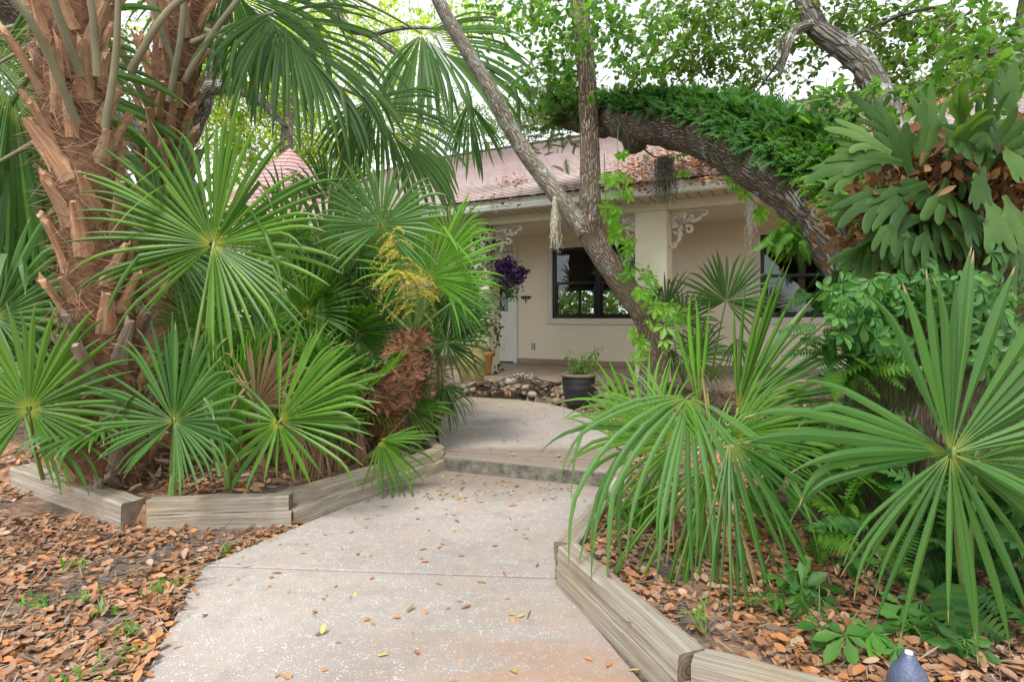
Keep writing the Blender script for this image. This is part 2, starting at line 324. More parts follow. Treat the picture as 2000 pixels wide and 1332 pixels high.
m_.color(m_.mix(.5, m_.ramp(w_.outputs['Fac'], [(.1, (.10, .075, .052)), (.8, (.24, .18, .125))]), m_.ramp(m_.noise(m_.co(), 25, 5, .7), [(.3, (.05, .04, .03)), (.7, (.30, .23, .16))]))).rough(.95); m_.bump(m_.noise(m_.co(), 40, 5), .5, .004); M['timberend'] = m_.m
def stucco(name, c1, c2, bd=.004):
    m = MT(name); o = m.co(); a = m.noise(o, 1.2, 4); m.color(m.ramp(a, [(.3, c1), (.7, c2)])).rough(.85); m.bump(m.noise(o, 120, 4, .6), .55, bd); return m.m
M['stucco'] = stucco('stucco_tan', (.74, .67, .53), (.80, .73, .59))
M['stuccol'] = stucco('stucco_cream', (.70, .65, .50), (.76, .71, .56))
M['white'] = simple('white_paint', (.74, .74, .72), .5, .06, 5)
M['trim'] = simple('cream_trim', (.66, .62, .55), .55, .06, 5)
m_ = MT('gutter_paint'); p_ = m_.n('ShaderNodeSeparateXYZ'); m_.set(p_.inputs[0], m_.n('ShaderNodeTexCoord').outputs['Object']); n_ = m_.noise(m_.co('Object', (7, 7, 1.2)), 2, 5, .7)
zz_ = m_.math('ADD', p_.outputs[2], m_.math('MULTIPLY', n_, .03)); m_.color(m_.mix(m_.ramp(m_.math('SUBTRACT', zz_, 2.2), [(.515, 0.0), (.535, 1.0)]), m_.ramp(n_, [(.3, (.74, .75, .75)), (.6, (.82, .83, .83))]), m_.ramp(n_, [(.3, (.36, .37, .32)), (.6, (.56, .57, .53))]))).rough(.45); M['gutter'] = m_.m
M['black'] = simple('black_frame', (.006, .006, .007), .35, .2, 5, spec=.4)
M['bronze'] = simple('black_metal', (.02, .02, .02), .4, .3, 10, metal=.6)
M['intwall'] = simple('interior_wall', (.30, .26, .22), .8, .1, 3)
m_ = MT('soffit'); w_ = m_.n('ShaderNodeTexWave'); w_.bands_direction = 'X'; m_.set(w_.inputs['Vector'], m_.co('Object', (1, 1, 1), (0, 0, TH))); w_.inputs['Scale'].default_value = 2.2
m_.color(m_.ramp(w_.outputs['Fac'], [(.02, (.25, .22, .17)), (.08, (.55, .50, .41)), (1, (.58, .53, .44))])).rough(.6); M['soffit'] = m_.m
def glassmat():
    m = MT('window_glass'); m.t.nodes.remove(m.b)
    g = m.n('ShaderNodeBsdfGlossy'); g.inputs['Roughness'].default_value = .02; g.inputs['Color'].default_value = (.9, .95, 1, 1)
    t = m.n('ShaderNodeBsdfTransparent'); t.inputs['Color'].default_value = (.80, .82, .81, 1); fr = m.n('ShaderNodeFresnel'); fr.inputs[0].default_value = 1.45
    mx = m.n('ShaderNodeMixShader'); m.t.links.new(fr.outputs[0], mx.inputs[0]); m.t.links.new(t.outputs[0], mx.inputs[1]); m.t.links.new(g.outputs[0], mx.inputs[2]); m.t.links.new(mx.outputs[0], m.out.inputs[0]); return m.m
M['glass'] = glassmat()
def shingle(name, c1, c2, c3):
    m = MT(name); br = m.n('ShaderNodeTexBrick'); m.set(br.inputs['Vector'], m.co('UV'))
    br.inputs['Scale'].default_value = 1; br.inputs['Brick Width'].default_value = .3; br.inputs['Row Height'].default_value = .14; br.inputs['Mortar Size'].default_value = .006
    br.inputs['Color1'].default_value = (0, 0, 0, 1); br.inputs['Color2'].default_value = (1, 1, 1, 1); br.inputs['Mortar'].default_value = (.3, .3, .3, 1); br.inputs['Mortar Smooth'].default_value = 0
    c = m.ramp(br.outputs['Color'], [(0, c1), (.5, c2), (1, c3)]); n = m.noise(m.co(), 90, 3); big = m.noise(m.co(), .9, 4)
    c = m.mix(m.ramp(n, [(.35, .35), (.65, 0.0)]), c, tuple(x*.6 for x in c1)); c = m.mix(m.ramp(big, [(.4, 0.0), (.7, .4)]), c, c3)
    c = m.mix(m.math('MULTIPLY', br.outputs['Fac'], .8), c, (.07, .045, .05))
    m.color(c).rough(.9); m.bump(m.noise(m.co(), 200, 2), .4, .003); return m.m
M['shingle'] = shingle('roof_shingle', (.48, .37, .35), (.60, .47, .44), (.68, .56, .53))
M['shingle2'] = shingle('turret_shingle', (.28, .17, .17), (.40, .24, .21), (.36, .25, .26))
def tile():
    m = MT('porch_tile'); br = m.n('ShaderNodeTexBrick'); m.set(br.inputs['Vector'], m.co('Object', (1, 1, 1), (0, 0, TH)))
    br.inputs['Scale'].default_value = 1; br.inputs['Brick Width'].default_value = .6; br.inputs['Row Height'].default_value = .15; br.inputs['Mortar Size'].default_value = .004
    br.inputs['Color1'].default_value = (.25, .18, .14, 1); br.inputs['Color2'].default_value = (.33, .25, .195, 1); br.inputs['Mortar'].default_value = (.2, .15, .12, 1)
    m.color(br.outputs['Color']).rough(.35); return m.m
M['tile'] = tile()
M['pot'] = simple('pot_black', (.022, .022, .023), .55, .5, 9, .003)
M['potrim'] = simple('pot_rim', (.16, .13, .085), .8, .35, 14, .003)
M['mossypot'] = simple('mossy_pot', (.26, .21, .09), .9, .5, 7, .012)
M['orangepot'] = simple('terracotta', (.42, .20, .06), .8, .3, 10)
M['bluewrap'] = simple('blue_plastic', (.075, .095, .165), .3, .35, 18, .008, spec=.6)
M['white_lichen'] = simple('white_lichen', (.34, .33, .28), .9, .5, 40)
m_ = MT('river_stone'); oi = m_.n('ShaderNodeObjectInfo').outputs['Random']; c_ = m_.ramp(oi, [(0, (.13, .12, .10)), (.25, (.24, .20, .15)), (.5, (.34, .22, .15)), (.75, (.20, .19, .17)), (1, (.42, .37, .31))])
n_ = m_.noise(m_.co(), 14, 4); m_.color(m_.mix(m_.ramp(n_, [(.35, .5), (.65, 0.0)]), c_, (.10, .09, .06))).rough(.75); m_.bump(n_, .4, .01); M['stone'] = m_.m
M['gravel'] = leafmat('gravel', [(.10, .085, .07), (.26, .18, .13), (.40, .27, .19), (.18, .16, .14), (.5, .44, .38)], tr=0, rough=.8, gloss=.1)

# ------------------------------------------------------------------ ground
rng = random.Random(7); nr = np.random.default_rng(7)
def inpoly(x, y, poly):
    c = False; j = len(poly)-1
    for i in range(len(poly)):
        xi, yi = poly[i]; xj, yj = poly[j]
        if (yi > y) != (yj > y) and x < (xj-xi)*(y-yi)/(yj-yi)+xi: c = not c
        j = i
    return c
TA = [(-3.52, 3.99), (-2.2, 3.2)]                       # left border timber runs, front faces
TB = [(-2.06, 3.2), (-1.29, 3.285)]; TC = [(-1.29, 3.285), (-.53, 4.53)]
LEFTBED = [(-9, 4.45), (-3.55, 4.09), (-2.15, 3.28), (-1.31, 3.36), (-.60, 4.56), (-.66, 5.0), (-.76, 5.6), (-.74, 6.4), (-.72, 8.2), (-3, 10.5), (-9, 10.5)]
RIGHTBED = [(.76, 3.82), (.27, 2.61), (.52, 1.87), (.60, 1.79), (.89, 1.63), (3, .9), (9, .9), (9, 9), (.45, 7.75), (.8, 6.5), (.93, 5.25), (.85, 4.3)]
PATHLOW = [(-1.10, -3), (-1.165, 1.7), (-1.50, 2.74), (-1.47, 2.80), (-1.12, 3.5), (-.5, 4.55), (.74, 4.1), (.72, 3.8), (.2, 2.64), (.44, 1.85), (.55, 1.3), (1.0, -3)]
PATHUP = [(-.56, 4.50), (-.64, 5.0), (-.74, 5.6), (-.76, 6.4), (-.73, 7.2), (-.66, 7.72), (-.2, 7.58), (.2, 7.38), (.48, 7.1), (.70, 6.7), (.85, 6.1), (.9, 5.3), (.86, 4.6), (.82, 3.98)]
def gh(x, y):
    b = .018*mnoise.noise(Vector((x*1.3, y*1.3, 0)))+.008*mnoise.noise(Vector((x*5, y*5, 3)))
    if inpoly(x, y, PATHLOW) or inpoly(x, y, PATHUP): return -.06
    t_ = HN.dot(Vector((x, y, 0))-W0); b += .12*max(0, min(1, (2.85-t_)/.5))*(x > -2)
    if inpoly(x, y, LEFTBED): return .12+b
    if inpoly(x, y, RIGHTBED): return .11+b+.015*max(0, min(3, x-1))+.10*max(0, min(1, (y+.52*x-6.9)/.8))
    if y > 4: return min(.14, .03+(y-4)*.05)+b
    return -.005+b+.012*max(0, min(3, -x-1.5))
xs = np.concatenate([[-300, -120, -50, -25, -14, -10], np.arange(-8, -3.6, .2), np.arange(-3.6, 3.6, .05), np.arange(3.6, 8, .2), [10, 14, 25, 50, 120, 300]])
ys = np.concatenate([[-300, -100, -30, -8, -3], np.arange(-2, .8, .2), np.arange(.8, 5.0, .05), np.arange(5, 10, .1), [11, 13, 16, 20, 30, 50, 90, 160, 400]])
g = MB(); nx = len(xs)
vs = [(x, y, gh(x, y)) for y in ys for x in xs]
g.add(vs, [(j*nx+i, j*nx+i+1, (j+1)*nx+i+1, (j+1)*nx+i) for j in range(len(ys)-1) for i in range(nx-1)])
kind(g.build('ground', M['soil'], smooth=True), 'structure')

def slab(name, poly, z, th, mat):
    poly = [Vector((x, y, 0)) for x, y in poly]; n = len(poly); mb = MB()
    mb.add([(p.x, p.y, z) for p in poly]+[(p.x, p.y, z-th) for p in poly], [tuple(range(n-1, -1, -1))[::-1]]+[(i, (i+1) % n, n+(i+1) % n, n+i)[::-1] for i in range(n)])
    o = mb.build(name, mat, bevel=.008); return kind(o, 'structure')
def clipy(poly, a, b, keep):            # clip polygon by the line through a,b
    out = []; n = len(poly); A = Vector((*a, 0)); D = Vector((*b, 0))-A
    sd_ = lambda p: (D.x*(p[1]-A.y)-D.y*(p[0]-A.x))*keep
    for i in range(n):
        p = poly[i]; q = poly[(i+1) % n]; dp = sd_(p); dq = sd_(q)
        if dp >= 0: out.append(p)
        if (dp > 0) != (dq > 0):
            t = dp/(dp-dq); out.append((p[0]+(q[0]-p[0])*t, p[1]+(q[1]-p[1])*t))
    return out
def path(poly, lines, z0, dz, name):
    cur = poly
    for k, (a, b) in enumerate(lines+[((-99, 60), (99, 60))]):
        pc = clipy(cur, a, b, -1)
        gap = .009
        if len(pc) > 2: slab(name, pc, z0+dz*k, .13, M['conc'])
        cur = clipy(cur, (a[0], a[1]+gap), (b[0], b[1]+gap), 1)
j1 = G(390, 1105), G(1075, 1129)
path(PATHLOW, [((j1[0].x, j1[0].y), (j1[1].x, j1[1].y))], 0, 0.002, 'path')
path(PATHUP, [((-.55, 4.66), (.82, 4.32)), ((-.72, 5.50), (.42, 5.86)), ((-.70, 6.95), (.2, 7.45))], .112, .008, 'path')
# dark weathered riser under the upper path's front edge (set proud of it)
mb = MB(); a = Vector((-.57, 4.495, .045)); b = Vector((.83, 3.972, .045)); d = (b-a)/2
n_ = Vector((-d.y, d.x, 0)).normalized(); mb.box((a+b)/2-n_*.004+Vector((0, 0, .002)), d, n_*.008, Vector((0, 0, .052)))
kind(mb.build('step', M['concedge'], bevel=.004), 'structure')

# ------------------------------------------------------------------ timbers
def timber_obj(name, p, q, z0, z1, wd, label, back, seed=0, endcap=True):
    """Squared timber from p to q (front bottom line), thickness wd towards 'back'; rough cut edges."""
    p = Vector((p[0], p[1], 0)); q = Vector((q[0], q[1], 0)); d = q-p; L = d.length; d.normalize()
    nb = Vector((-d.y, d.x, 0))*back; rg = random.Random(seed); mb = MB(); n = max(4, int(L/.06)); ring = []
    prof = [(.0, 0), (0, .5), (.0, .93), (.07, 1), (.5, 1.0), (.93, 1), (1, .93), (1, .5), (1, 0)]
    per = [0]
    for a, b in zip(prof[:-1], prof[1:]): per.append(per[-1]+math.hypot((b[0]-a[0])*wd, (b[1]-a[1])*(z1-z0)))
    vs = []; uv = []; fs = []; k = len(prof); off = rg.random()*9
    for i in range(n+1):
        c = p+d*L*i/n
        for j, (a, b) in enumerate(prof):
            jit = .007*mnoise.noise(Vector((i*.35+seed*7, j*1.7, 0)))+.0025*mnoise.noise(Vector((i*1.1+seed*3, j*3.1, 5)))
            v = c+nb*(a*wd+jit*(1 if a > .5 else -1))+Vector((0, 0, z0+(z1-z0)*b+jit)); vs.append(v); uv.append((per[j]+off, L*i/n+off))
        if i:
            for j in range(k-1): A = (i-1)*k+j; B = i*k+j; fs.append((A, A+1, B+1, B))
    mb.add(vs, fs, uv); o = mb.build(name, M['timber'])
    tag(o, label, 'timber', 'weathered timbers edging the planting beds')
    if endcap:
        for i, sg in ((0, -1), (n, 1)):
            e = MB(); vv = [vs[i*k+j]+d*sg*.0015 for j in range(k)]; uu = [(prof[j][0]*wd-wd*.4, prof[j][1]*(z1-z0)-(z1-z0)*.35) for j in range(k)]
            e.add(vv, [tuple(range(k))], uu); e.build('end_grain', M['timberend'], o)
    return o
Hh = .085
timber_obj('border_timber', TA[0], TA[1], -.05, .155, .135, 'thick grey timber slanting away at the far left corner of the left bed', 1, 1)
timber_obj('border_timber', TB[0], TB[1], .09, .172, .09, 'upper grey timber with split end facing the leaf litter, left bed', 1, 2)
timber_obj('border_timber', (TB[0][0]+.01, TB[0][1]-.012), (-1.27, 3.272), -.02, .088, .09, 'lower dirt-stained timber facing the leaf litter under the split one', 1, 3)
timber_obj('border_timber', (-1.365, 3.292), (-.54, 4.49), .088, .168, .09, 'upper timber running along the path to the concrete step, left bed', 1, 4)
timber_obj('border_timber', (-1.262, 3.290), (-.535, 4.47), -.02, .086, .09, 'lower timber lying on the path edge beside the step, left bed', 1, 5)
timber_obj('border_timber', (-.54, 4.52), (-.70, 4.95), .05, .175, .08, 'short crumbling timber beyond the step at the upper path edge', 1, 12)
timber_obj('border_timber', (.70, 3.80), (.195, 2.62), .088, .172, .10, 'bleached upper timber from the step to the right bed corner', 1, 6)
timber_obj('border_timber', (.71, 3.82), (.20, 2.63), -.02, .086, .10, 'lower timber from the step to the right bed corner', 1, 7)
timber_obj('border_timber', (.205, 2.565), (.505, 1.735), .088, .172, .105, 'upper pale timber in the right foreground beside the path', 1, 8)
timber_obj('border_timber', (.198, 2.555), (.515, 1.72), -.02, .086, .105, 'lower timber touching the path in the right foreground', 1, 9)
timber_obj('border_timber', (.535, 1.70), (1.9, 1.03), .07, .168, .11, 'timber end with knot in the bottom right foreground', 1, 10)

# ------------------------------------------------------------------ house
FL = .376                                # porch floor level
def bld(fn, name, mat, parent, bevel=0): mb = MB(); fn(mb); return mb.build(name, mat, parent, bevel=bevel)
house = empty('house', H(0, 0, FL), 'tan stucco bungalow with pinkish shingle roof behind the planting', 'house')
WT = 2.95
w1a, w1b = S(1079, 0), S(1245, 0)+.15; w1z0, w1z1 = HZ(1079, 622, 0), HZ(1079, 486, 0)
w2a, w2b = S(1485, 0), S(1660, 0); w2z0, w2z1 = HZ(1485, 620, 0), HZ(1485, 459, 0)
dA, dB = -.98, -.03; dz1 = FL+2.05
def front(mb):
    def wall(s0, s1, z0, z1): mb.hbox(s0, s1, -.18, 0, z0, z1)
    wall(-6.0, dA, 0, WT); wall(dA, dB, dz1, WT); wall(dB, w1a, 0, WT)
    wall(w1a, w1b, 0, w1z0); wall(w1a, w1b, w1z1, WT); wall(w1b, w2a, 0, WT)
    wall(w2a, w2b, 0, w2z0); wall(w2a, w2b, w2z1, WT); wall(w2b, 11, 0, WT)
bld(front, 'wall', M['stucco'], house)
bw0, bw1, bz0, bz1 = -2.7, .3, FL+.9, FL+1.62
def back(mb):
    tb = -6.5
    mb.hbox(-6, bw0, tb-.18, tb, 0, WT); mb.hbox(bw1, 11, tb-.18, tb, 0, WT); mb.hbox(bw0, bw1, tb-.18, tb, 0, bz0); mb.hbox(bw0, bw1, tb-.18, tb, bz1, WT)
    mb.hbox(-6.0, -5.82, tb, -.18, 0, WT); mb.hbox(10.82, 11, tb, -.18, 0, WT); mb.hbox(4.6, 4.7, tb, -.18, 0, WT-.01)
bld(back, 'rear_wall', M['intwall'], house)
bld(lambda mb: mb.hbox(-6, 11, -6.68, 0, WT+.002, WT+.05), 'ceiling', M['intwall'], house)
def backframe(mb):
    for s in (bw0, (bw0+bw1)/2, bw1): mb.hbox(s-.035, s+.035, -6.49, -6.44, bz0, bz1)
    mb.hbox(bw0-.04, bw1+.04, -6.485, -6.445, bz1, bz1+.08); mb.hbox(bw0-.04, bw1+.04, -6.485, -6.445, bz0-.08, bz0)
bld(backframe, 'rear_window_frame', M['white'], house)
# porch slab, tiled
bld(lambda mb: mb.hbox(-3.3, 11, 0.002, 2.28, -.1, FL), 'porch_floor', M['tile'], house, .006)
bld(lambda mb: mb.hbox(-5.7, 11, -6.5, -.18, -.1, FL-.01), 'room_floor', M['intwall'], house)
bld(lambda mb: (mb.hbox(dB+.06, 11, .002, .02, FL+.002, FL+.095), mb.hbox(-3.3, dA-.06, .002, .02, FL+.002, FL+.095)), 'skirting', M['tile'], house)
# porch ceiling, beam, soffit
BZ = 2.55; SZ = 2.66
bld(lambda mb: mb.hbox(-6, 11, .002, 1.80, SZ+.02, SZ+.06), 'porch_ceiling', M['stucco'], house)
bld(lambda mb: mb.hbox(-6, 11, 1.80, 2.08, BZ, SZ+.05), 'beam', M['stuccol'], house)
ET = 2.46
bld(lambda mb: mb.hbox(-6.2, 11, 2.082, ET, SZ, SZ+.02), 'soffit', M['soffit'], house)
def gut(mb):
    s0, s1 = -6.25, 11.1
    prof = [(ET, SZ-.005), (ET+.075, SZ-.002), (ET+.10, SZ+.05), (ET+.095, SZ+.075), (ET+.115, SZ+.115), (ET+.10, SZ+.125), (ET, SZ+.125)]
    vs = [H(s, t, z) for s in (s0, s1) for t, z in prof]; k = len(prof)
    mb.add(vs, [(i, (i+1) % k, k+(i+1) % k, k+i) for i in range(k)]+[tuple(range(k))[::-1], tuple(range(k, 2*k))])
bld(gut, 'gutter', M['gutter'], house)
# columns
def column(px, wpx, lab):
    s0 = S(px, 2.08); s1 = s0+wpx
    mb = MB(); mb.hbox(s0, s1, 1.74, 2.082+.002, FL+.002, BZ-.003); return mb.build('column', M['stuccol'], house, bevel=.01), s0, s1
c1, cs0, cs1 = column(1240, .40, ''); c2, ls0, ls1 = column(918, .32, ''); c3, rs0, rs1 = column(1755, .40, '')
# roof with stepped shingle courses
T0, Z0 = 2.60, SZ+.135; T1 = -4.5; Z1 = HZ(1070, 278, T1); nC = 60
def courses(mb, A0, A1, B0, B1, n, up, lift=.012):
    """A0-A1 lower edge, B0-B1 upper edge; n courses, each a flat strip with a raised lower lip."""
    for k in range(n):
        f0, f1 = k/n, (k+1)/n; a0 = A0.lerp(B0, f0); a1 = A1.lerp(B1, f0); b0 = A0.lerp(B0, f1); b1 = A1.lerp(B1, f1)
        l = up*lift; rl = (b0-a0).length; w0 = (a1-a0).length; w1 = (b1-b0).length
        v0 = k*.14; off = (k % 2)*.15+(k*.061) % .3
        mb.add([a0, a1, a0+l, a1+l, b0, b1], [(0, 1, 3, 2), (2, 3, 5, 4)], [(off, v0+.002)]*2+[(off-w0/2, v0+.003), (off+w0/2, v0+.003), (off-w1/2, v0+.137), (off+w1/2, v0+.137)])
rb = MB(); up = Vector((0, 0, 1))
courses(rb, H(-6.35, T0, Z0), H(11.2, T0, Z0), H(-6.35, T1, Z1), H(11.2, T1, Z1), nC, up)
sh = (Z1-Z0)/(T0-T1); T2 = -9.5; Z2 = Z1+(T2-T1)*sh
rb.add([H(-6.35, T1, Z1), H(11.2, T1, Z1), H(11.2, T2, Z2), H(-6.35, T2, Z2)], [(0, 1, 2, 3)], [(0, 0), (1, 0), (1, .1), (0, .1)])
roof = rb.build('roof', M['shingle'], house)
bld(lambda mb: (mb.add([H(-6.33, T0-.02, Z0-.03), H(11.18, T0-.02, Z0-.03), H(11.18, T1, Z1-.05), H(-6.33, T1, Z1-.05)], [(0, 1, 2, 3)])), 'roof_underside', M['intwall'], house)
mb = MB(); tube(mb, [H(-6.35, T1, Z1+.01), H(2, T1, Z1+.01), H(11.2, T1, Z1+.01)], [.06]*3, 6, 1); mb.build('ridge_cap', M['pot'], roof)
# gable end triangle
mb = MB(); mb.add([H(-6.0, 2.0, WT), H(-6.0, T1, Z1-.15), H(-6.0, T2, WT)], [(0, 1, 2)]); mb.build('gable', M['stuccol'], house)

def window(s0, s1, z0, z1, panes, label, name='window'):
    o = empty(name, H(s0, 0, z0), label, 'window'); del o['category']; del o['label']; attach(o, house); o['label'] = label
    tr = .085
    def trim(mb):
        mb.hbox(s0-tr, s0, 0.001, .035, z0-.002, z1+.002); mb.hbox(s1, s1+tr, 0.001, .035, z0-.002, z1+.002)
        mb.hbox(s0-tr, s1+tr, 0.001, .037, z1, z1+tr); mb.hbox(s0-tr-.02, s1+tr+.02, 0.001, .045, z0-.1, z0)
    bld(trim, 'trim', M['trim'], o, .004)
    fw = .05; wz = (z0+z1)/2; pw = (s1-s0)/panes
    def frame(mb):
        mb.hbox(s0, s1, -.09, -.01, z0, z0+fw); mb.hbox(s0, s1, -.09, -.01, z1-fw, z1)
        for k in range(panes+1):
            c = s0+pw*k; a, b = (c, c+fw) if k == 0 else ((c-fw, c) if k == panes else (c-fw*.9, c+fw*.9)); mb.hbox(a, b, -.088, -.008, z0+fw, z1-fw)
        for k in range(panes): a = s0+pw*k+fw*.9; b = s0+pw*(k+1)-fw*.9; mb.hbox(a+.001, b-.001, -.086, -.02, wz-.022, wz+.022)
        for k in range(panes):
            a = s0+pw*k+fw; b = s0+pw*(k+1)-fw
            mb.hbox(a+.001, a+.03, -.084, -.03, z0+fw+.001, wz-.023); mb.hbox(b-.03, b-.001, -.084, -.03, z0+fw+.001, wz-.023); mb.hbox(a+.031, b-.031, -.084, -.031, z0+fw+.001, z0+fw+.03)
    bld(frame, 'window_frame', M['black'], o, .002)
    for k in range(panes):
        for (za, zb, tt) in ((z0+fw, wz-.02, -.06), (wz+.02, z1-fw, -.045)):
            mb = MB(); a = s0+pw*k+fw*.8; b = s0+pw*(k+1)-fw*.8; mb.hbox(a, b, tt-.003, tt, za, zb); mb.build('pane', M['glass'], o)
    return o
window(w1a, w1b, w1z0, w1z1, 2, 'black framed double window behind the leaning trunk')
window(w2a, w2b, w2z0, w2z1, 1, 'black framed single window behind the arching oak')
# door
door = empty('door', H(dA, 0, FL), '', 'door'); del door['category']; door['label'] = 'white front door with narrow glass panel'; attach(door, house)
bld(lambda mb: (mb.hbox(dA-.06, dA, .001, .04, FL+.001, dz1+.06), mb.hbox(dB, dB+.06, .001, .04, FL+.001, dz1+.06), mb.hbox(dA-.001, dB+.001, .001, .038, dz1, dz1+.06)), 'door_frame', M['white'], door, .004)
def leaf(mb):
    a, b = dA+.01, dB-.01
    mb.hbox(a, a+.14, -.07, -.025, FL+.02, dz1-.01); mb.hbox(b-.14, b, -.07, -.025, FL+.02, dz1-.01)
    mb.hbox(a+.14, b-.14, -.07, -.026, FL+.02, FL+.95); mb.hbox(a+.14, b-.14, -.07, -.026, dz1-.15, dz1-.01)
    mb.hbox(a+.22, b-.22, -.03, -.018, FL+.15, FL+.8)
bld(leaf, 'door_leaf', M['white'], door, .004)
bld(lambda mb: mb.hbox(dA+.15, dB-.15, -.055, -.05, FL+.95, dz1-.15), 'pane', M['glass'], door)
mb = MB(); tube(mb, [H(dA+.08, -.02, FL+1.0), H(dA+.08, .04, FL+1.0), H(dA+.16, .045, FL+1.0)], [.012]*3, 8, 3); mb.build('handle', M['bronze'], door)

# gingerbread brackets
def bracket(s0, sg, label):
    o = empty('bracket', H(s0, 1.9, BZ), label, 'bracket', None); del o['category']; attach(o, house)
    mb = MB(); z = BZ-.004; Wd = .46
    def arc(cx, cz, r, a0, a1, w0, w1, sp=0, n=14):
        ps = []
        for i in range(n+1):
            f = i/n; a = R(a0+(a1-a0)*f); rr = r*(1-sp*f); ps.append((cx+rr*math.cos(a), cz+rr*math.sin(a), w0+(w1-w0)*f))
        strip(ps)
    def strip(ps):
        vs = []; fs = []; n = len(ps)
        for i, (x, y, w_) in enumerate(ps):
            x0, y0 = ps[max(i-1, 0)][:2]; x1, y1 = ps[min(i+1, n-1)][:2]; dx, dy = x1-x0, y1-y0; l = math.hypot(dx, dy)+1e-9; nx_, ny_ = -dy/l*w_/2, dx/l*w_/2
            for q in (1.9, 1.94): vs += [H(s0+sg*(x+nx_), q, z-(y+ny_)), H(s0+sg*(x-nx_), q, z-(y-ny_))]
            if i:
                a = (i-1)*4; b = i*4; fs += [(a, a+1, b+1, b), (a+2, b+2, b+3, a+3), (a, b, b+2, a+2), (a+1, a+3, b+3, b+1)]
        fs += [(0, 2, 3, 1), (4*n-4, 4*n-3, 4*n-1, 4*n-2)]; mb.add(vs, fs)
    for m in (0, 1):
        def A(cx, cz, r, a0, a1, w0, w1, sp=0):
            if m == 0: arc(cx, cz, r, a0, a1, w0, w1, sp)
            else: arc(cz, cx, r, 90-a0, 90-a1, w0, w1, sp)
        A(.09, .07, .05, 200, 420, .035, .045); A(.2, .085, .06, 190, 20, .045, .04); A(.33, .075, .055, 200, 20, .04, .035)
        A(.43, .045, .035, 160, -160, .035, .02, .5); A(.17, .165, .05, 0, -250, .04, .022, .5); A(.29, .12, .032, 20, 300, .032, .018, .4)
    arc(.0, .0, .2, 10, 80, .05, .05); arc(.0, .0, .115, 5, 85, .03, .03)
    strip([(.0, .008, .022), (.25, .008, .022), (.42, .01, .022)]); strip([(.008, .0, .022), (.008, .25, .022), (.01, .42, .022)])
    arc(.24, .24, .05, 225, 560, .035, .018, .5)
    mb.build('scrollwork', M['trim'], o)
bracket(ls1+.003, 1, 'cream scroll bracket above the hanging purple flowers')
bracket(cs0-.003, -1, 'cream scroll bracket on the left of the square column, behind the vine')
bracket(cs1+.003, 1, 'cream scroll bracket on the right of the square column')

# turret
tc = H(-5.0, 1.0, 0); ap = P(566, 290, tc.y); 
tc = Vector((ap.x, ap.y, 0)); TR = 1.75; tz = ap.z-1.62
tur = empty('turret', (tc.x, tc.y, 0), '', 'turret'); tur['label'] = 'small eight-sided turret with pointed shingle roof behind the palms'
mb = MB()
for k in range(8):
    a0, a1 = R(22.5+45*k), R(67.5+45*k); e0 = Vector((tc.x+TR*math.cos(a0), tc.y+TR*math.sin(a0), tz)); e1 = Vector((tc.x+TR*math.cos(a1), tc.y+TR*math.sin(a1), tz))
    m0 = e0.lerp(ap, .5); m1 = e1.lerp(ap, .5)
    courses(mb, e0, e1, m0, m1, 8, up, .014); 
    for q in range(8, 16):
        f0, f1 = q/16, min((q+1)/16, .999); a = e0.lerp(ap, f0); b = e1.lerp(ap, f0); c = e0.lerp(ap, f1); d = e1.lerp(ap, f1); wA = (b-a).length; wB = (d-c).length
        mb.add([a, b, a+up*.014, b+up*.014, c, d], [(0, 1, 3, 2), (2, 3, 5, 4)], [(0, q*.14+.002)]*2+[(-wA/2+q*.13, q*.14+.003), (wA/2+q*.13, q*.14+.003), (-wB/2+q*.13, q*.14+.137), (wB/2+q*.13, q*.14+.137)])
mb.build('roof', M['shingle2'], tur)
mb = MB(); r2 = TR-.28
ring = [(math.cos(R(22.5+45*k)), math.sin(R(22.5+45*k))) for k in range(8)]
mb.add([(tc.x+r2*x, tc.y+r2*y, 0) for x, y in ring]+[(tc.x+r2*x, tc.y+r2*y, tz+.1) for x, y in ring], [(k, (k+1) % 8, 8+(k+1) % 8, 8+k) for k in range(8)]); mb.build('wall', M['stuccol'], tur)
mb = MB()
for k in range(8):
    p = Vector((tc.x+(r2+.02)*ring[k][0], tc.y+(r2+.02)*ring[k][1], 0)); q = Vector((tc.x+(r2+.02)*ring[(k+1) % 8][0], tc.y+(r2+.02)*ring[(k+1) % 8][1], 0)); dd = (q-p)
    for j in range(1, 12): c = p+dd*j/12; mb.box(c+up*(tz-.55), dd.normalized()*.025, Vector((-dd.y, dd.x, 0)).normalized()*.012, up*.5)
mb.build('lattice', M['white'], tur)
mb = MB()
mb.add([(tc.x+TR*x, tc.y+TR*y, tz-.08) for x, y in ring]+[(tc.x+TR*x, tc.y+TR*y, tz-.004) for x, y in ring]+[(tc.x+r2*x, tc.y+r2*y, tz-.08) for x, y in ring],
       [(k, (k+1) % 8, 8+(k+1) % 8, 8+k) for k in range(8)]+[(k, 16+k, 16+(k+1) % 8, (k+1) % 8) for k in range(8)]); mb.build('fascia', M['white'], tur)
attach(tur, house); del tur['category']

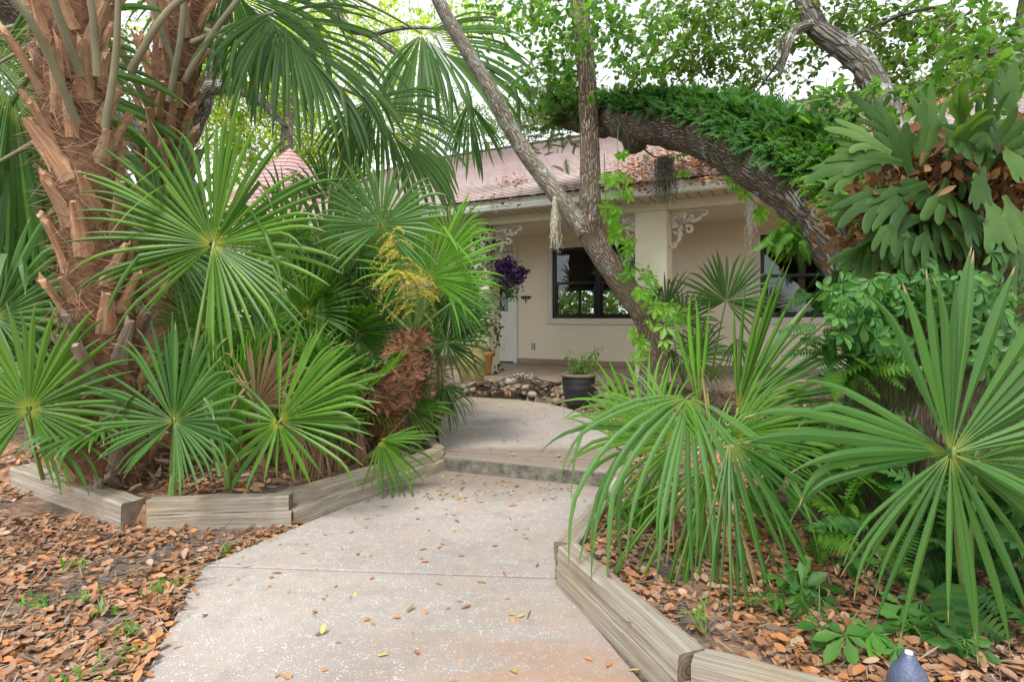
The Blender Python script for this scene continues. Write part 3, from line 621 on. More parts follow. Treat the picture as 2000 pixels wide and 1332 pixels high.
# wall ornament and outlet
def dragonfly():
    o = empty('dragonfly_ornament', H(S(1028, 0), .01, HZ(1028, 583, 0)), 'small black dragonfly ornament on the tan wall beside the door', 'ornament')
    s = S(1028, 0); z = HZ(1028, 583, 0); mb = MB(); tube(mb, [H(s, .02, z+.05), H(s, .025, z+.02), H(s, .02, z-.09)], [.012, .014, .005], 8, 4); mb.build('body', M['bronze'], o)
    for sg in (-1, 1):
        mb = MB()
        for dz, l in ((.028, .115), (-.0, .095)):
            mb.add([H(s, .018, z+dz), H(s+sg*l*.5, .014, z+dz+.016), H(s+sg*l, .016, z+dz+.006), H(s+sg*l*.9, .016, z+dz-.012), H(s+sg*l*.4, .014, z+dz-.012),
                    H(s, .022, z+dz), H(s+sg*l*.5, .018, z+dz+.016), H(s+sg*l, .02, z+dz+.006), H(s+sg*l*.9, .02, z+dz-.012), H(s+sg*l*.4, .018, z+dz-.012)], [(0, 1, 2, 3, 4), (5, 6, 7, 8, 9)]+[(i, (i+1) % 5, 5+(i+1) % 5, 5+i) for i in range(5)])
        mb.build('wing', M['bronze'], o)
dragonfly()
s = S(1042, 0); z = HZ(1042, 677, 0); o = empty('outlet', H(s, .005, z), 'grey electrical outlet low on the tan porch wall', 'outlet')
bld(lambda mb: mb.hbox(s-.038, s+.038, .001, .010, z-.06, z+.06), 'cover_plate', simple('outlet_grey', (.25, .26, .27), .4), o, .003)
bld(lambda mb: (mb.hbox(s-.018, s+.018, .010, .016, z+.008, z+.045), mb.hbox(s-.018, s+.018, .010, .016, z-.045, z-.008)), 'socket', simple('outlet_light', (.5, .5, .5), .4), o, .003)

# fallen leaves on the roof
pos = []; 
for px, py, rx, n in [(1010, 355, 34, 60), (1070, 352, 12, 20), (1270, 320, 70, 330), (1230, 345, 45, 200), (1360, 325, 75, 420), (1420, 312, 30, 160), (1300, 300, 50, 160), (1130, 372, 60, 60), (1240, 368, 60, 130), (1600, 225, 60, 300), (1650, 260, 70, 400), (1700, 285, 60, 300), (1780, 215, 70, 300), (1590, 280, 50, 200), (1850, 200, 60, 200), (960, 395, 90, 60), (1380, 355, 70, 130)]:
    for _ in range(n):
        a = px+nr.normal()*rx*.6; b = py-(a-px)*.1+nr.normal()*7+((nr.integers(0, 3)-1)*5)
        # intersect ray with roof plane
        u = (a-1000)/F; v = -(b-HY)/F
        # plane: z = Z0 + (T0 - t)*sh ; t = HN.(p - W0)
        num = Z0+(T0+HN.dot(Vector((W0.x, W0.y, 0))))*sh-CZ; den = v+sh*(HN.x*u+HN.y)
        Y = num/den
        if Y > 3: pos.append((u*Y, Y, CZ+v*Y+.02))
pos = np.array(pos); N = len(pos)
d = nr.normal(size=(N, 3)); d[:, 2] *= .15; n3 = np.tile(np.array([0, -.35, 1.0]), (N, 1))+nr.normal(size=(N, 3))*.35
o = leafcloud('roof_leaves', M['litter'], pos, d, n3, nr.uniform(.05, .09, N), nr.uniform(.03, .05, N), curl=nr.uniform(-.3, .3, N)); kind(o, 'stuff')
o['label'] = 'brown fallen oak leaves lying in drifts on the shingle roof'; o['category'] = 'leaf litter'

# ================================================================== vegetation builders
V = Vector
def fan(mb, hub, axis, normal, L, nseg=36, spread=260, split=.5, droop=.25, cup=.12, costa=0.0, seed=0, fold=.35, wmul=1.0, edge=.72, brk=.12, jit=1.0, stiff=.5, vf=0.0):
    rg = random.Random(seed); a = V(axis).normalized(); n = V(normal); n = (n-a*n.dot(a)).normalized(); b = n.cross(a)
    hub = V(hub); dphi = R(spread)/nseg; ss = [.03, .14, .28, .40, .5, .6, .69, .78, .86, .93, 1.0]
    for i in range(nseg):
        fi = (i+.5)/nseg*2-1; phi = fi*R(spread)/2+R(9)*jit*mnoise.noise(V((i*.31, seed*1.71, .5))); tipd = rg.uniform(0, 1.0)**2*jit; Li = L*(1-(1-edge)*abs(fi)**1.4)*rg.uniform(.84, 1.05)*(1+.16*jit*mnoise.noise(V((i*.27, seed*1.37, 4.5))))
        c = cup*(.6+.4*abs(fi))+vf*abs(fi)+.16*jit*mnoise.noise(V((i*.4, seed*2.1, 9.5)))+rg.uniform(-.04, .04)*jit; w_ = R(rg.uniform(-3, 3))*jit
        def dirn(p, cc=c): return ((a*math.cos(p)+b*math.sin(p))*math.cos(cc)+n*math.sin(cc)).normalized()
        d0 = dirn(phi+w_*.3); side = (b*math.cos(phi)-a*math.sin(phi)).normalized(); nl = d0.cross(side).normalized()
        if nl.dot(n) < 0: nl = -nl
        org = hub.copy()
        if costa:
            k = (1-abs(fi))**1.2; org = hub+a*costa*k-V((0, 0, 1))*costa*.55*k*k
        dr = droop*rg.uniform(.7, 1.3); bend = rg.random() < brk; bs = rg.uniform(.45, .75); wob = rg.uniform(-.12, .12)*jit
        p = org.copy(); pd = 0; d = d0.copy(); vs = []; uv = []; sp = split*(1-.25*abs(fi))*rg.uniform(.93, 1.07)
        wsp = sp*Li*math.tan(dphi/2)*2*wmul
        for j, s_ in enumerate(ss):
            st = (s_-pd)*Li; pd = s_; 
            if s_ > sp*stiff: d = (d+V((0, 0, -1))*dr*st/L*2.2*(s_-sp*stiff+.15)+side*wob*st/L*(s_ > sp)).normalized()
            if s_ > .72: d = (d+V((0, 0, -1))*tipd*.28+side*wob*.5*tipd).normalized()
            if bend and s_ > bs: d = (d+V((0, 0, -1))*1.4+nl*.3).normalized(); bend = False; dr *= 3
            p = p+d*st
            if s_ <= sp: w_ = s_*Li*math.tan(dphi/2)*2*min(1.0, .85+.15*wmul) if costa == 0 else s_/sp*wsp
            else:
                q = (s_-sp)/(1-sp); w_ = wsp*(1-.2*q) if q < .45 else wsp*.91*(1-((q-.45)/.55)**1.5)
            if s_ == 1.0: w_ = wsp*.03
            sd_ = side if s_ <= sp else (side-d*side.dot(d)).normalized(); nn = sd_.cross(d).normalized()
            if nn.dot(nl) < 0: nn = -nn
            lf = fold*w_*.5*(1 if s_ < sp else .8)
            vs += [p-sd_*w_*.5-nn*lf, p+nn*lf*.4, p+sd_*w_*.5-nn*lf]; uv += [(0, s_), (.5, s_), (1, s_)]
        fs = []
        for j in range(len(ss)-1): A = j*3; fs += [(A, A+1, A+4, A+3), (A+1, A+2, A+5, A+4)]
        mb.add(vs, fs, uv)
PLANTS = []
def plant(name, loc, label, cat='palm', group=None):
    return empty(name, V(loc), label, cat, group)
def frond(pl, hub, axis, normal, L, base=None, mat='fan', pr=.009, bend=.0, pmat='petiole', hast=True, **kw):
    """one palm leaf: its blade under the plant, its stalk under the blade"""
    mb = MB(); fan(mb, hub, axis, normal, L, **kw); o = mb.build('frond', M[mat], pl)
    if base is not None:
        hub = V(hub); base = V(base); mid = base.lerp(hub, .55)+V((0, 0, bend))+(base.lerp(hub, .55)-base).cross(V((0, 0, 1)))*.03
        mb = MB(); tube(mb, [base, mid, hub+V(axis).normalized()*.02], [pr*1.9, pr*1.1, pr*.8], 7, 5, flat=.7); mb.build('petiole', M[pmat], o, smooth=True)
        if hast: pass
    return o
def hero(pl, px, py, Y, Rpx, ang, base=None, dy=0.0, n=(0, -1, .15), **kw):
    hub = P(px, py, Y); ax = V((math.cos(R(ang)), dy, math.sin(R(ang))))
    if base is not None and not isinstance(base, Vector): base = P(*base)
    return frond(pl, hub, ax, n, Rpx/F*Y, base, **kw)
def rosette(pl, base, nf, L, pl_len, rg, mat='fan', el=(35, 80), az=(0, 360), spread=(220, 290), seedo=0, droop=(.15, .4), nseg=28, z0=.05, xmax=99, **kw):
    for k in range(nf):
        a = R(az[0]+(az[1]-az[0])*((k+.5*rg.random())/nf)); e = R(rg.uniform(*el)); l = pl_len*rg.uniform(.75, 1.2)
        d = V((math.cos(a)*math.cos(e), math.sin(a)*math.cos(e), math.sin(e))); hub = V(base)+d*l+V((0, 0, z0-.1*l*math.cos(e)))
        e2 = e-R(rg.uniform(15, 45)); ax = V((math.cos(a)*math.cos(e2), math.sin(a)*math.cos(e2), math.sin(e2)))
        if hub.x+ax.x*L*.9 > xmax: continue
        nn = V((-math.cos(a)*math.sin(e2), -math.sin(a)*math.sin(e2), math.cos(e2)))+V((0, -.5, .0))
        frond(pl, hub, ax, nn, L*rg.uniform(.8, 1.12), V(base)+V((rg.uniform(-.04, .04), rg.uniform(-.04, .04), -.03)), mat=mat if isinstance(mat, str) else rg.choice(mat), bend=.03, seed=seedo*100+k, nseg=nseg, spread=rg.uniform(*spread), droop=rg.uniform(*droop), **kw)
def spear(pl, px0, py0, px1, py1, Y, w, mat='fanbright', seed=0, n=9):
    """unopened young leaf: a narrow upright sheaf of strips"""
    a = P(px0, py0, Y); b = P(px1, py1, Y-.05); mb = MB(); rg = random.Random(seed); L = (b-a).length; ax = (b-a).normalized()
    fan(mb, a+ax*.1*L, ax, (0, -1, 0), L*.95, nseg=n, spread=w, split=.72, droop=.02, cup=.05, seed=seed, fold=.9, edge=.82, brk=0, jit=.6)
    o = mb.build('young_leaf', M[mat], pl)
    m2 = MB(); tube(m2, [a-V((0, 0, .05)), a+ax*.06*L, a+ax*.12*L], [.022, .02, .012], 8, 3); m2.build('petiole', M['petiole'], o)
def boots(root, pts, rad, n, L, mats, seed, blen=1.0, w=.085, stem=None, zmin=.1):
    """old leaf bases winding up a palm trunk, each a curved tapered slab that splits at its foot"""
    rg = random.Random(seed); P_, R_ = catmull(pts, rad, 8); m = len(P_)
    for k in range(n):
        f = (k+.5)/n; i = min(m-2, int(f*(m-1))); c = P_[i].lerp(P_[i+1], f*(m-1)-i); t = (P_[i+1]-P_[i]).normalized(); r = R_[i]
        a = k*2.39996+rg.uniform(-.2, .2); x = V((1, 0, 0)); x = (x-t*x.dot(t)).normalized(); y = t.cross(x); o = x*math.cos(a)+y*math.sin(a); sd_ = t.cross(o)
        l = L*rg.uniform(.5, 1.15); tilt = rg.uniform(-.45, .45); ww = w*rg.uniform(.8, 1.2); d = (t*1.0+o*rg.uniform(.12, .34)+sd_*tilt).normalized(); mb = MB()
        p0 = c+o*r*.97-t*.06; ns = 8; vs = []; uv = []; fs = []; off = rg.random()*7; wobx = rg.uniform(-1.2, 1.2)
        for j in range(ns+1):
            s_ = j/ns; p = p0+d*l*s_+o*l*.14*s_*s_; wd = ww*(1.25-.75*s_**.7); th = .016*(1-.2*s_)+.004
            s2 = (sd_-d*sd_.dot(d)).normalized(); oo = s2.cross(d).normalized(); 
            if oo.dot(o) < 0: oo = -oo
            g_ = .35*wd*(1-.4*s_); jg = rg.uniform(-.006, .006)
            cut = t*(.05*wobx if j == ns else 0); p = p+cut*0
            vs += [p-s2*(wd+jg)-oo*g_+cut, p-s2*wd*.5+oo*.006, p+oo*.012, p+s2*wd*.5+oo*.006, p+s2*(wd-jg)-oo*g_-cut, p+s2*wd*.5-oo*th*1.6, p-oo*th*1.5, p-s2*wd*.5-oo*th*1.6]
            for q in range(8): uv.append(((q if q < 5 else 8-q)*.02+off, l*s_+off))
            if j:
                for q in range(8): A = (j-1)*8; B = j*8; fs.append((A+q, A+(q+1) % 8, B+(q+1) % 8, B+q))
        fs.append(tuple(range(ns*8, ns*8+8))); 
        mb.add(vs, fs, uv); mt = mats[0] if (f > .3 or rg.random() < .35) else mats[1]; mb.build('leaf_base', M[mt], root, smooth=False)
def hairs(name, root, pts, rad, n, mat, seed, lmin=.08, lmax=.25, wd=.0022):
    rg = np.random.default_rng(seed); P_, R_ = catmull(pts, rad, 8); P_ = np.array([tuple(p) for p in P_]); R_ = np.array(R_)
    i = rg.integers(0, len(P_)-1, n); f = rg.random(n)[:, None]; c = P_[i]*(1-f)+P_[i+1]*f; r = R_[i]; a = rg.random(n)*2*np.pi
    o = np.stack([np.cos(a), np.sin(a), np.zeros(n)], 1); tg = np.stack([-np.sin(a), np.cos(a), np.zeros(n)], 1)
    d = tg*rg.choice([-1, 1], n)[:, None]*rg.uniform(.4, 1.2, n)[:, None]+rg.normal(size=(n, 3))*.3; d[:, 2] += rg.normal(size=n)*.6
    pos = c+o*(r*rg.uniform(.92, 1.12, n))[:, None]
    return leafcloud(name, mat, pos, d+o*.15, o, rg.uniform(lmin, lmax, n), wd*rg.uniform(.7, 2.2, n), root, tpl=OVAL, curl=rg.uniform(-.1, .5, n))

# ------------------------------------------------------------------ big cabbage palms
GA = 'tall cabbage palms with shaggy leaf bases'
pa = plant('cabbage_palm', (-2.68, 3.85, .1), 'nearest shaggy cabbage palm with orange leaf stubs at the left edge', 'palm', GA)
ptsA = [P(222, 950, 3.85), P(212, 800, 3.65), P(195, 600, 3.5), P(180, 420, 3.4), P(155, 250, 3.35), P(135, 100, 3.3), P(130, -120, 3.3)]
radA = [.25, .20, .18, .165, .165, .165, .16]
mb = MB(); tube(mb, ptsA, radA, 20, 6, rough=.1, fs=7); mb.build('trunk', M['fibre'], pa, smooth=True)
boots(pa, ptsA, radA, 100, .31, ('boot', 'bootgrey'), 3, w=.052)
hairs('fibre', pa, ptsA, [r*1.02 for r in radA], 5200, M['hair'], 4)['kind'] = 'stuff'
pb = plant('cabbage_palm', (-2.4, 4.5, .1), 'second cabbage palm standing behind the nearest shaggy one', 'palm', GA)
ptsB = [P(330, 860, 4.5), P(318, 600, 4.45), P(315, 420, 4.4), P(322, 300, 4.3), P(338, 160, 4.2), P(350, 0, 4.15), P(355, -130, 4.1)]
radB = [.20, .16, .145, .145, .15, .145, .14]
mb = MB(); tube(mb, ptsB, radB, 18, 6, rough=.1, fs=7); mb.build('trunk', M['fibre'], pb, smooth=True)
boots(pb, ptsB, radB, 96, .30, ('boot', 'bootgrey'), 8, w=.046)
hairs('fibre', pb, ptsB, [r*1.02 for r in radB], 2600, M['hair'], 9)['kind'] = 'stuff'
# live leaf stalks rising from palm A and B out of the picture
def stalk(pl, pts, r, mat='petgrey'):
    mb = MB(); tube(mb, pts, [r, r*.8, r*.6, r*.45][:len(pts)], 8, 5, flat=.55); mb.build('leaf_stalk', M[mat], pl, smooth=True)
for q in [[(190, 150, 3.15), (180, 20, 3.05), (150, -100, 2.95)], 
          [(150, 240, 3.15), (60, 40, 2.9), (-40, -60, 2.8)], [(255, 140, 3.3), (330, 20, 3.2), (450, -60, 3.1)], [(160, 150, 3.15), (110, 20, 3.0), (80, -90, 2.9)], [(205, 250, 3.2), (225, 120, 3.1), (232, -20, 3.0)]]:
    stalk(pa, [P(*x) for x in q], .028)
for q in [[(300, 230, 4.1), (230, 80, 3.9), (190, -60, 3.8)], [(330, 200, 4.0), (355, 60, 3.9), (360, -80, 3.8)], [(360, 160, 4.0), (420, 60, 3.9), (520, -70, 3.8)], [(345, 150, 4.05), (300, 10, 3.9), (280, -80, 3.85)]]:
    stalk(pb, [P(*x) for x in q], .030)
# hanging crown leaves that reach into the picture
sab = dict(mat='fansabal', nseg=60, costa=.24, split=.54, droop=1.25, cup=.05, fold=.35, edge=.8, wmul=1.25, brk=.12, pmat='petgrey', pr=.014)
hero(pb, 530, 22, 3.9, 300, -38, (375, 85, 4.05), dy=-.1, spread=190, seed=11, n=(.45, -1, .35), **sab)
hero(pb, 524, 26, 3.95, 230, -110, None, dy=-.05, spread=110, seed=111, n=(-.3, -1, .3), **{**sab, 'nseg': 26, 'costa': 0})
hero(pb, 722, 196, 4.4, 215, -42, (400, 60, 4.1), dy=-.1, spread=170, seed=12, n=(.4, -1, .3), **{**sab, 'nseg': 40})
hero(pb, 715, 200, 4.45, 170, -118, None, dy=0, spread=100, seed=112, n=(-.2, -1, .3), **{**sab, 'nseg': 20, 'costa': 0})
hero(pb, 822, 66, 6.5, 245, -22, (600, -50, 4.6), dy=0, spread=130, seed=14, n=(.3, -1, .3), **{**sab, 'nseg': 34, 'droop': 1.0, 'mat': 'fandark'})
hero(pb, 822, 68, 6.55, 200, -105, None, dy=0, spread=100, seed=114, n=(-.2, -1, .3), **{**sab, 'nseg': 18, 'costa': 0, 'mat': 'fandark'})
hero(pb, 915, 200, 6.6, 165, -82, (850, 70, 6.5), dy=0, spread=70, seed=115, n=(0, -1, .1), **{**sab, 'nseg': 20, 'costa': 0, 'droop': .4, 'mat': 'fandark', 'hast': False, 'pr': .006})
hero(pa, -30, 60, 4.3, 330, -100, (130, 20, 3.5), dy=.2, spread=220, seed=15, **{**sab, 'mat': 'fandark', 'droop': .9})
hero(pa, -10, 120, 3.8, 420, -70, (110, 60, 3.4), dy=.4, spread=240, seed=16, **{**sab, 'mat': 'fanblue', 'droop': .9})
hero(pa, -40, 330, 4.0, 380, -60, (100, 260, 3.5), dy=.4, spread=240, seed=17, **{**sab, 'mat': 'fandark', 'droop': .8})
hero(pb, 420, -60, 4.4, 260, -30, (360, 0, 4.2), dy=.1, spread=260, seed=19, **sab)

# ------------------------------------------------------------------ left bed palmettos
GP = 'palmettos in the left bed'
p1 = plant('palmetto', P(335, 960, 3.42), 'palmetto with two tall star-shaped green leaves in front of the shaggy trunk', 'palm', GP)
b1 = P(335, 972, 3.45)
hero(p1, 340, 822, 3.15, 215, 80, b1, spread=315, nseg=56, split=.54, droop=.12, cup=.10, seed=21, mat='fanblue', edge=.72, fold=.3, n=(-.15, -1, .4), brk=.05, wmul=1.12, vf=.15)
hero(p1, 416, 478, 3.25, 275, 68, b1, spread=325, nseg=68, split=.52, droop=.26, cup=.16, seed=22, mat='fan', edge=.82, n=(.1, -1, .25), brk=.12, pr=.011, vf=.1)
spear(p1, 335, 955, 385, 690, 3.3, 20, seed=5, n=12);
p2 = plant('palmetto', P(440, 945, 3.6), 'palmetto with a low arching leaf pointing right and upright lime green young leaves', 'palm', GP)
b2 = P(445, 958, 3.6)
hero(p2, 545, 822, 3.25, 215, 36, b2, spread=115, nseg=30, split=.58, droop=.16, cup=.02, seed=23, mat='fan', n=(.3, -1, .55), edge=.9, brk=0, wmul=1.15)
hero(p2, 543, 826, 3.27, 170, 200, None, spread=150, nseg=9, split=.3, droop=.35, cup=.1, seed=24, mat='fan', n=(0, -1, .4))
hero(p2, 543, 826, 3.27, 150, 300, None, spread=80, nseg=5, split=.3, droop=.2, cup=.1, seed=29, mat='fan', n=(0, -1, .4))
spear(p2, 445, 945, 425, 650, 3.55, 16, seed=7, n=10); spear(p2, 450, 940, 500, 610, 3.6, 20, seed=8, n=11, mat='fanbright')
hero(p2, 326, 474, 3.9, 230, 70, (430, 930, 3.75), spread=300, nseg=60, split=.5, droop=.3, cup=.1, seed=25, mat='fanblue', n=(0, -1, .2))
hero(p2, 500, 792, 3.5, 160, 60, (520, 930, 3.6), spread=140, nseg=24, split=.6, droop=.05, cup=.05, seed=26, mat='fandry', pmat='petdry', fold=.9)
hero(p2, 575, 815, 3.6, 130, 268, (560, 900, 3.8), spread=70, nseg=16, split=.35, droop=.5, cup=.1, seed=27, mat='fandry', pmat='petdry', fold=1.2)
hero(p2, 628, 850, 3.75, 120, 262, (610, 930, 3.9), spread=50, nseg=12, split=.4, droop=.5, seed=28, mat='fandry', pmat='petdry', fold=1.2)
p3 = plant('palmetto', P(70, 930, 3.7), 'palmetto with star-shaped leaf over the far left timber', 'palm', GP)
b3 = P(85, 940, 3.75)
hero(p3, 57, 798, 3.25, 215, 88, b3, spread=325, nseg=42, split=.44, droop=.14, cup=.15, seed=31, mat='fan', edge=.95, brk=0, n=(.25, -1, .25), wmul=1.1)
hero(p3, -10, 620, 3.9, 260, 60, b3, spread=260, nseg=34, seed=32, mat='fanblue', droop=.3)
hero(p3, 40, 560, 4.6, 260, 100, P(80, 850, 4.4), spread=280, nseg=34, seed=33, mat='fandark', droop=.3)
hero(p3, 110, 470, 4.9, 240, 120, P(100, 850, 4.6), spread=260, nseg=34, seed=34, mat='fandark', droop=.3)
hero(p3, 60, 700, 4.4, 200, 50, P(90, 870, 4.2), spread=280, nseg=30, seed=35, mat='fanblue', droop=.4)
hero(p3, 10, 430, 5.0, 260, 70, P(60, 850, 4.8), spread=280, nseg=34, seed=36, mat='fan', droop=.4)
# small leaning palm with hairy trunk and flowers
p4 = plant('small_palm', P(745, 850, 4.55), 'small palm with a curved hairy brown trunk and yellow flower sprays', 'palm')
pts4 = [P(752, 848, 4.6), P(745, 800, 4.6), P(700, 755, 4.65), P(735, 752, 4.5), P(775, 740, 4.45), P(800, 700, 4.45), P(805, 662, 4.45)]
pts4 = [P(750, 845, 4.58), P(752, 805, 4.55), P(755, 775, 4.52), P(775, 735, 4.48), P(800, 695, 4.45), P(806, 655, 4.45)]
rad4 = [.07, .11, .22, .21, .13, .06]
mb = MB(); tube(mb, pts4, rad4, 16, 6, rough=.12, fs=9); mb.build('trunk', M['fibre'], p4, smooth=True)
hairs('trunk_scales', p4, pts4, [r*.98 for r in rad4], 1500, M['hairyboot'], 41, .05, .13, .022)['kind'] = 'stuff'
hairs('fibre', p4, pts4, [r*1.03 for r in rad4], 2500, M['hair'], 42, .08, .22)['kind'] = 'stuff'
pts5 = [P(745, 740, 4.55), P(700, 750, 4.6), P(665, 765, 4.65)]
mb = MB(); tube(mb, pts5, [.12, .10, .06], 12, 5, rough=.15, fs=9); mb.build('trunk_stub', M['fibre'], p4, smooth=True)
hairs('fibre', p4, pts5, [.11, .10, .07], 900, M['hairyboot'], 43, .05, .13, .02)['kind'] = 'stuff'
t4 = P(806, 652, 4.45)
hero(p4, 838, 542, 4.3, 175, 72, t4, spread=230, nseg=48, split=.56, droop=.25, cup=.15, seed=44, mat='fanbright', n=(.35, -1, .1), edge=.8)
hero(p4, 745, 440, 4.1, 145, 82, t4, spread=290, nseg=46, split=.56, droop=.1, cup=.1, seed=45, mat='fanglauc', n=(0, -1, .1), edge=.85, brk=0)
hero(p4, 880, 470, 4.9, 100, 60, t4, spread=260, nseg=34, split=.45, droop=.5, cup=.15, seed=46, mat='fanbright', n=(-.2, -1, .5))
hero(p4, 640, 500, 5.0, 190, 140, t4, spread=260, nseg=34, split=.45, droop=.5, seed=47, mat='fan', n=(0, -1, .4))
hero(p4, 700, 560, 4.9, 170, 170, t4, spread=260, nseg=34, split=.45, droop=.4, seed=48, mat='fandark', n=(0, -1, .4))
hero(p4, 880, 590, 4.7, 120, 10, t4, spread=250, nseg=34, split=.4, droop=.6, seed=49, mat='fanblue', n=(0, -1, .6))
def panicle(pl, pts, n, L, seed):
    rg = np.random.default_rng(seed); mb = MB(); P_, R_ = catmull([P(*p) for p in pts], [.008]*len(pts), 8)
    tube(mb, [P(*p) for p in pts], [.009, .007, .003], 6, 6); o = mb.build('flower_stalk', M['petiole'], pl)
    pos = []; dr = []
    for k in range(n):
        f = .3+.7*k/n; i = int(f*(len(P_)-1)); c = np.array(P_[i]); d = rg.normal(size=3); d[2] = .3; d[0] -= .5; d /= np.linalg.norm(d); l = L*rg.uniform(.6, 1.1)*(1.1-.5*f)
        for j in range(46):
            s_ = j/46; q = c+d*l*s_+np.array([0, 0, -1])*l*.75*s_*s_
            for _ in range(2): pos.append(q+rg.normal(size=3)*.003); dr.append(rg.normal(size=3))
    pos = np.array(pos); dr = np.array(dr); leafcloud('flowers', M['flower'], pos, dr, rg.normal(size=pos.shape), .011, .008, o, tpl=DIAM)['kind'] = 'stuff'
panicle(p4, [(806, 655, 4.4), (785, 530, 4.1), (765, 450, 4.0)], 30, .34, 1)
panicle(p4, [(808, 655, 4.4), (815, 560, 4.1), (770, 530, 3.95)], 28, .30, 2)
panicle(p4, [(806, 655, 4.45), (850, 570, 4.5), (870, 560, 4.5)], 14, .24, 3)
p5 = plant('palmetto', P(850, 848, 5.0), 'slender palmetto with drooping leaves at the upper path edge', 'palm', GP)
b5 = P(848, 842, 5.1)
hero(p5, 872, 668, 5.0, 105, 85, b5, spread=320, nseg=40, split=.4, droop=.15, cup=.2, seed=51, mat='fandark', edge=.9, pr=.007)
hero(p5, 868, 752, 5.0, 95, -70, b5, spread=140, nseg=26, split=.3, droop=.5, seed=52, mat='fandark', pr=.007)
hero(p5, 885, 620, 5.2, 95, 50, b5, spread=280, nseg=34, split=.4, droop=.4, seed=53, mat='fanblue', pr=.007)
hero(p5, 890, 590, 5.3, 100, 60, b5, spread=280, nseg=34, split=.4, droop=.4, seed=54, mat='fan', pr=.007)
for q, r_ in (((830, 700, 5.1), 150), ((858, 690, 5.15), 130)):
    hero(p5, *q, r_*.8, -90, b5, spread=30, nseg=8, split=.4, droop=.6, seed=55+r_, mat='fandry', pmat='petdry', fold=1.2)
p6 = plant('palmetto', P(690, 905, 4.1), 'low palmetto with a yellow-tipped leaf hanging over the timber beside the step', 'palm', GP)
b6 = P(690, 930, 4.2)
hero(p6, 742, 860, 3.85, 130, -50, b6, spread=140, nseg=15, split=.32, droop=.35, cup=.0, seed=61, mat='fan', n=(0, -1, .8), pr=.006, edge=.9, brk=0)
hero(p6, 742, 858, 3.85, 115, 5, None, spread=40, nseg=6, split=.4, droop=.1, seed=62, mat='fan', n=(0, -1, .8))
hero(p6, 640, 760, 4.6, 120, 60, b6, spread=240, nseg=26, seed=63, mat='fandark')
hero(p6, 800, 800, 4.6, 90, 20, b6, spread=200, nseg=22, seed=64, mat='fan', droop=.4)
for k, (px, py, Y, R_, an, mt, sp_) in enumerate([(600, 610, 4.5, 135, 70, 'fan', 300), (480, 590, 4.3, 150, 100, 'fanglauc', 290), (695, 650, 4.7, 120, 80, 'fandark', 300), (565, 470, 4.8, 150, 60, 'fan', 290), (640, 390, 5.2, 120, 60, 'fandark', 250), (520, 690, 4.0, 120, 40, 'fanblue', 280), (610, 720, 4.3, 110, 110, 'fan', 300), (700, 500, 5.0, 120, 20, 'fanglauc', 260), (400, 640, 4.0, 130, 120, 'fan', 260)]):
    hero(p2 if k % 2 else p6, px, py, Y, R_, an, P(px+(600-px)*.3, 860, Y+.15), dy=(-.3 if k % 2 else .2), spread=sp_, nseg=46, split=.5, droop=.3, cup=.15, vf=.3, seed=300+k, mat=mt, n=((-1)**k*.4, -1, .4))
for k, (px, py, R_, an) in enumerate([(600, 850, 110, -85), (655, 870, 90, -95), (560, 770, 120, 200), (700, 830, 100, -80), (470, 850, 100, -100), (640, 800, 110, -60), (520, 880, 80, -80)]):
    hero(p2, px, py, 3.9+.05*k, R_, an, P(px+10, 935, 4.1), spread=50+12*(k % 3), nseg=14, split=.35, droop=.5, seed=330+k, mat='fandry', pmat='petdry', fold=1.2, jit=1.6)
rg_ = random.Random(5)
fill = [((-1.75, 4.9), 9, .62, 1.15, 'palmetto with crossing leaves between the shaggy trunks and the brown dry leaf'), ((-1.2, 5.3), 9, .62, 1.1, 'dark palmetto thicket plant behind the dry brown leaf'), ((-2.3, 6.2), 9, .6, 1.15, 'tall palmetto in front of the turret'),
        ((-1.2, 6.3), 9, .55, .95, 'palmetto rising behind the hairy trunk'), ((-1.35, 4.35), 7, .5, .62, 'low palmetto behind the lime green young leaves'), ((-2.8, 5.4), 9, .65, 1.25, 'palmetto behind the second cabbage palm'), ((-3.6, 5.2), 9, .75, 1.2, 'palmetto crowding the left edge behind the nearest palm'),
        ((-1.6, 7.4), 8, .5, 1.0, 'palmetto nearest the left porch column'), ((-4.3, 6.4), 9, .75, 1.7, 'palmetto far back at the left edge'), ((-2.05, 4.1), 8, .5, .75, 'palmetto filling the gap beside the shaggy trunk'), ((-.95, 4.6), 7, .36, .35, 'small palmetto leaning over the timber near the step'), ((-.95, 5.0), 6, .42, .42, 'small dark palmetto under the hairy trunk')]
for k, ((x, y), nf, L, pl_, lab) in enumerate(fill):
    q = plant('palmetto', (x, y, .1), lab, 'palm', GP)
    rosette(q, (x, y, .12), nf, L, pl_, rg_, mat=['fan', 'fandark', 'fanblue', 'fanglauc', 'fan'], seedo=70+k, el=(30, 88), nseg=38, split=.52, xmax=-.62, vf=rg_.uniform(0, .4), wmul=1.1)

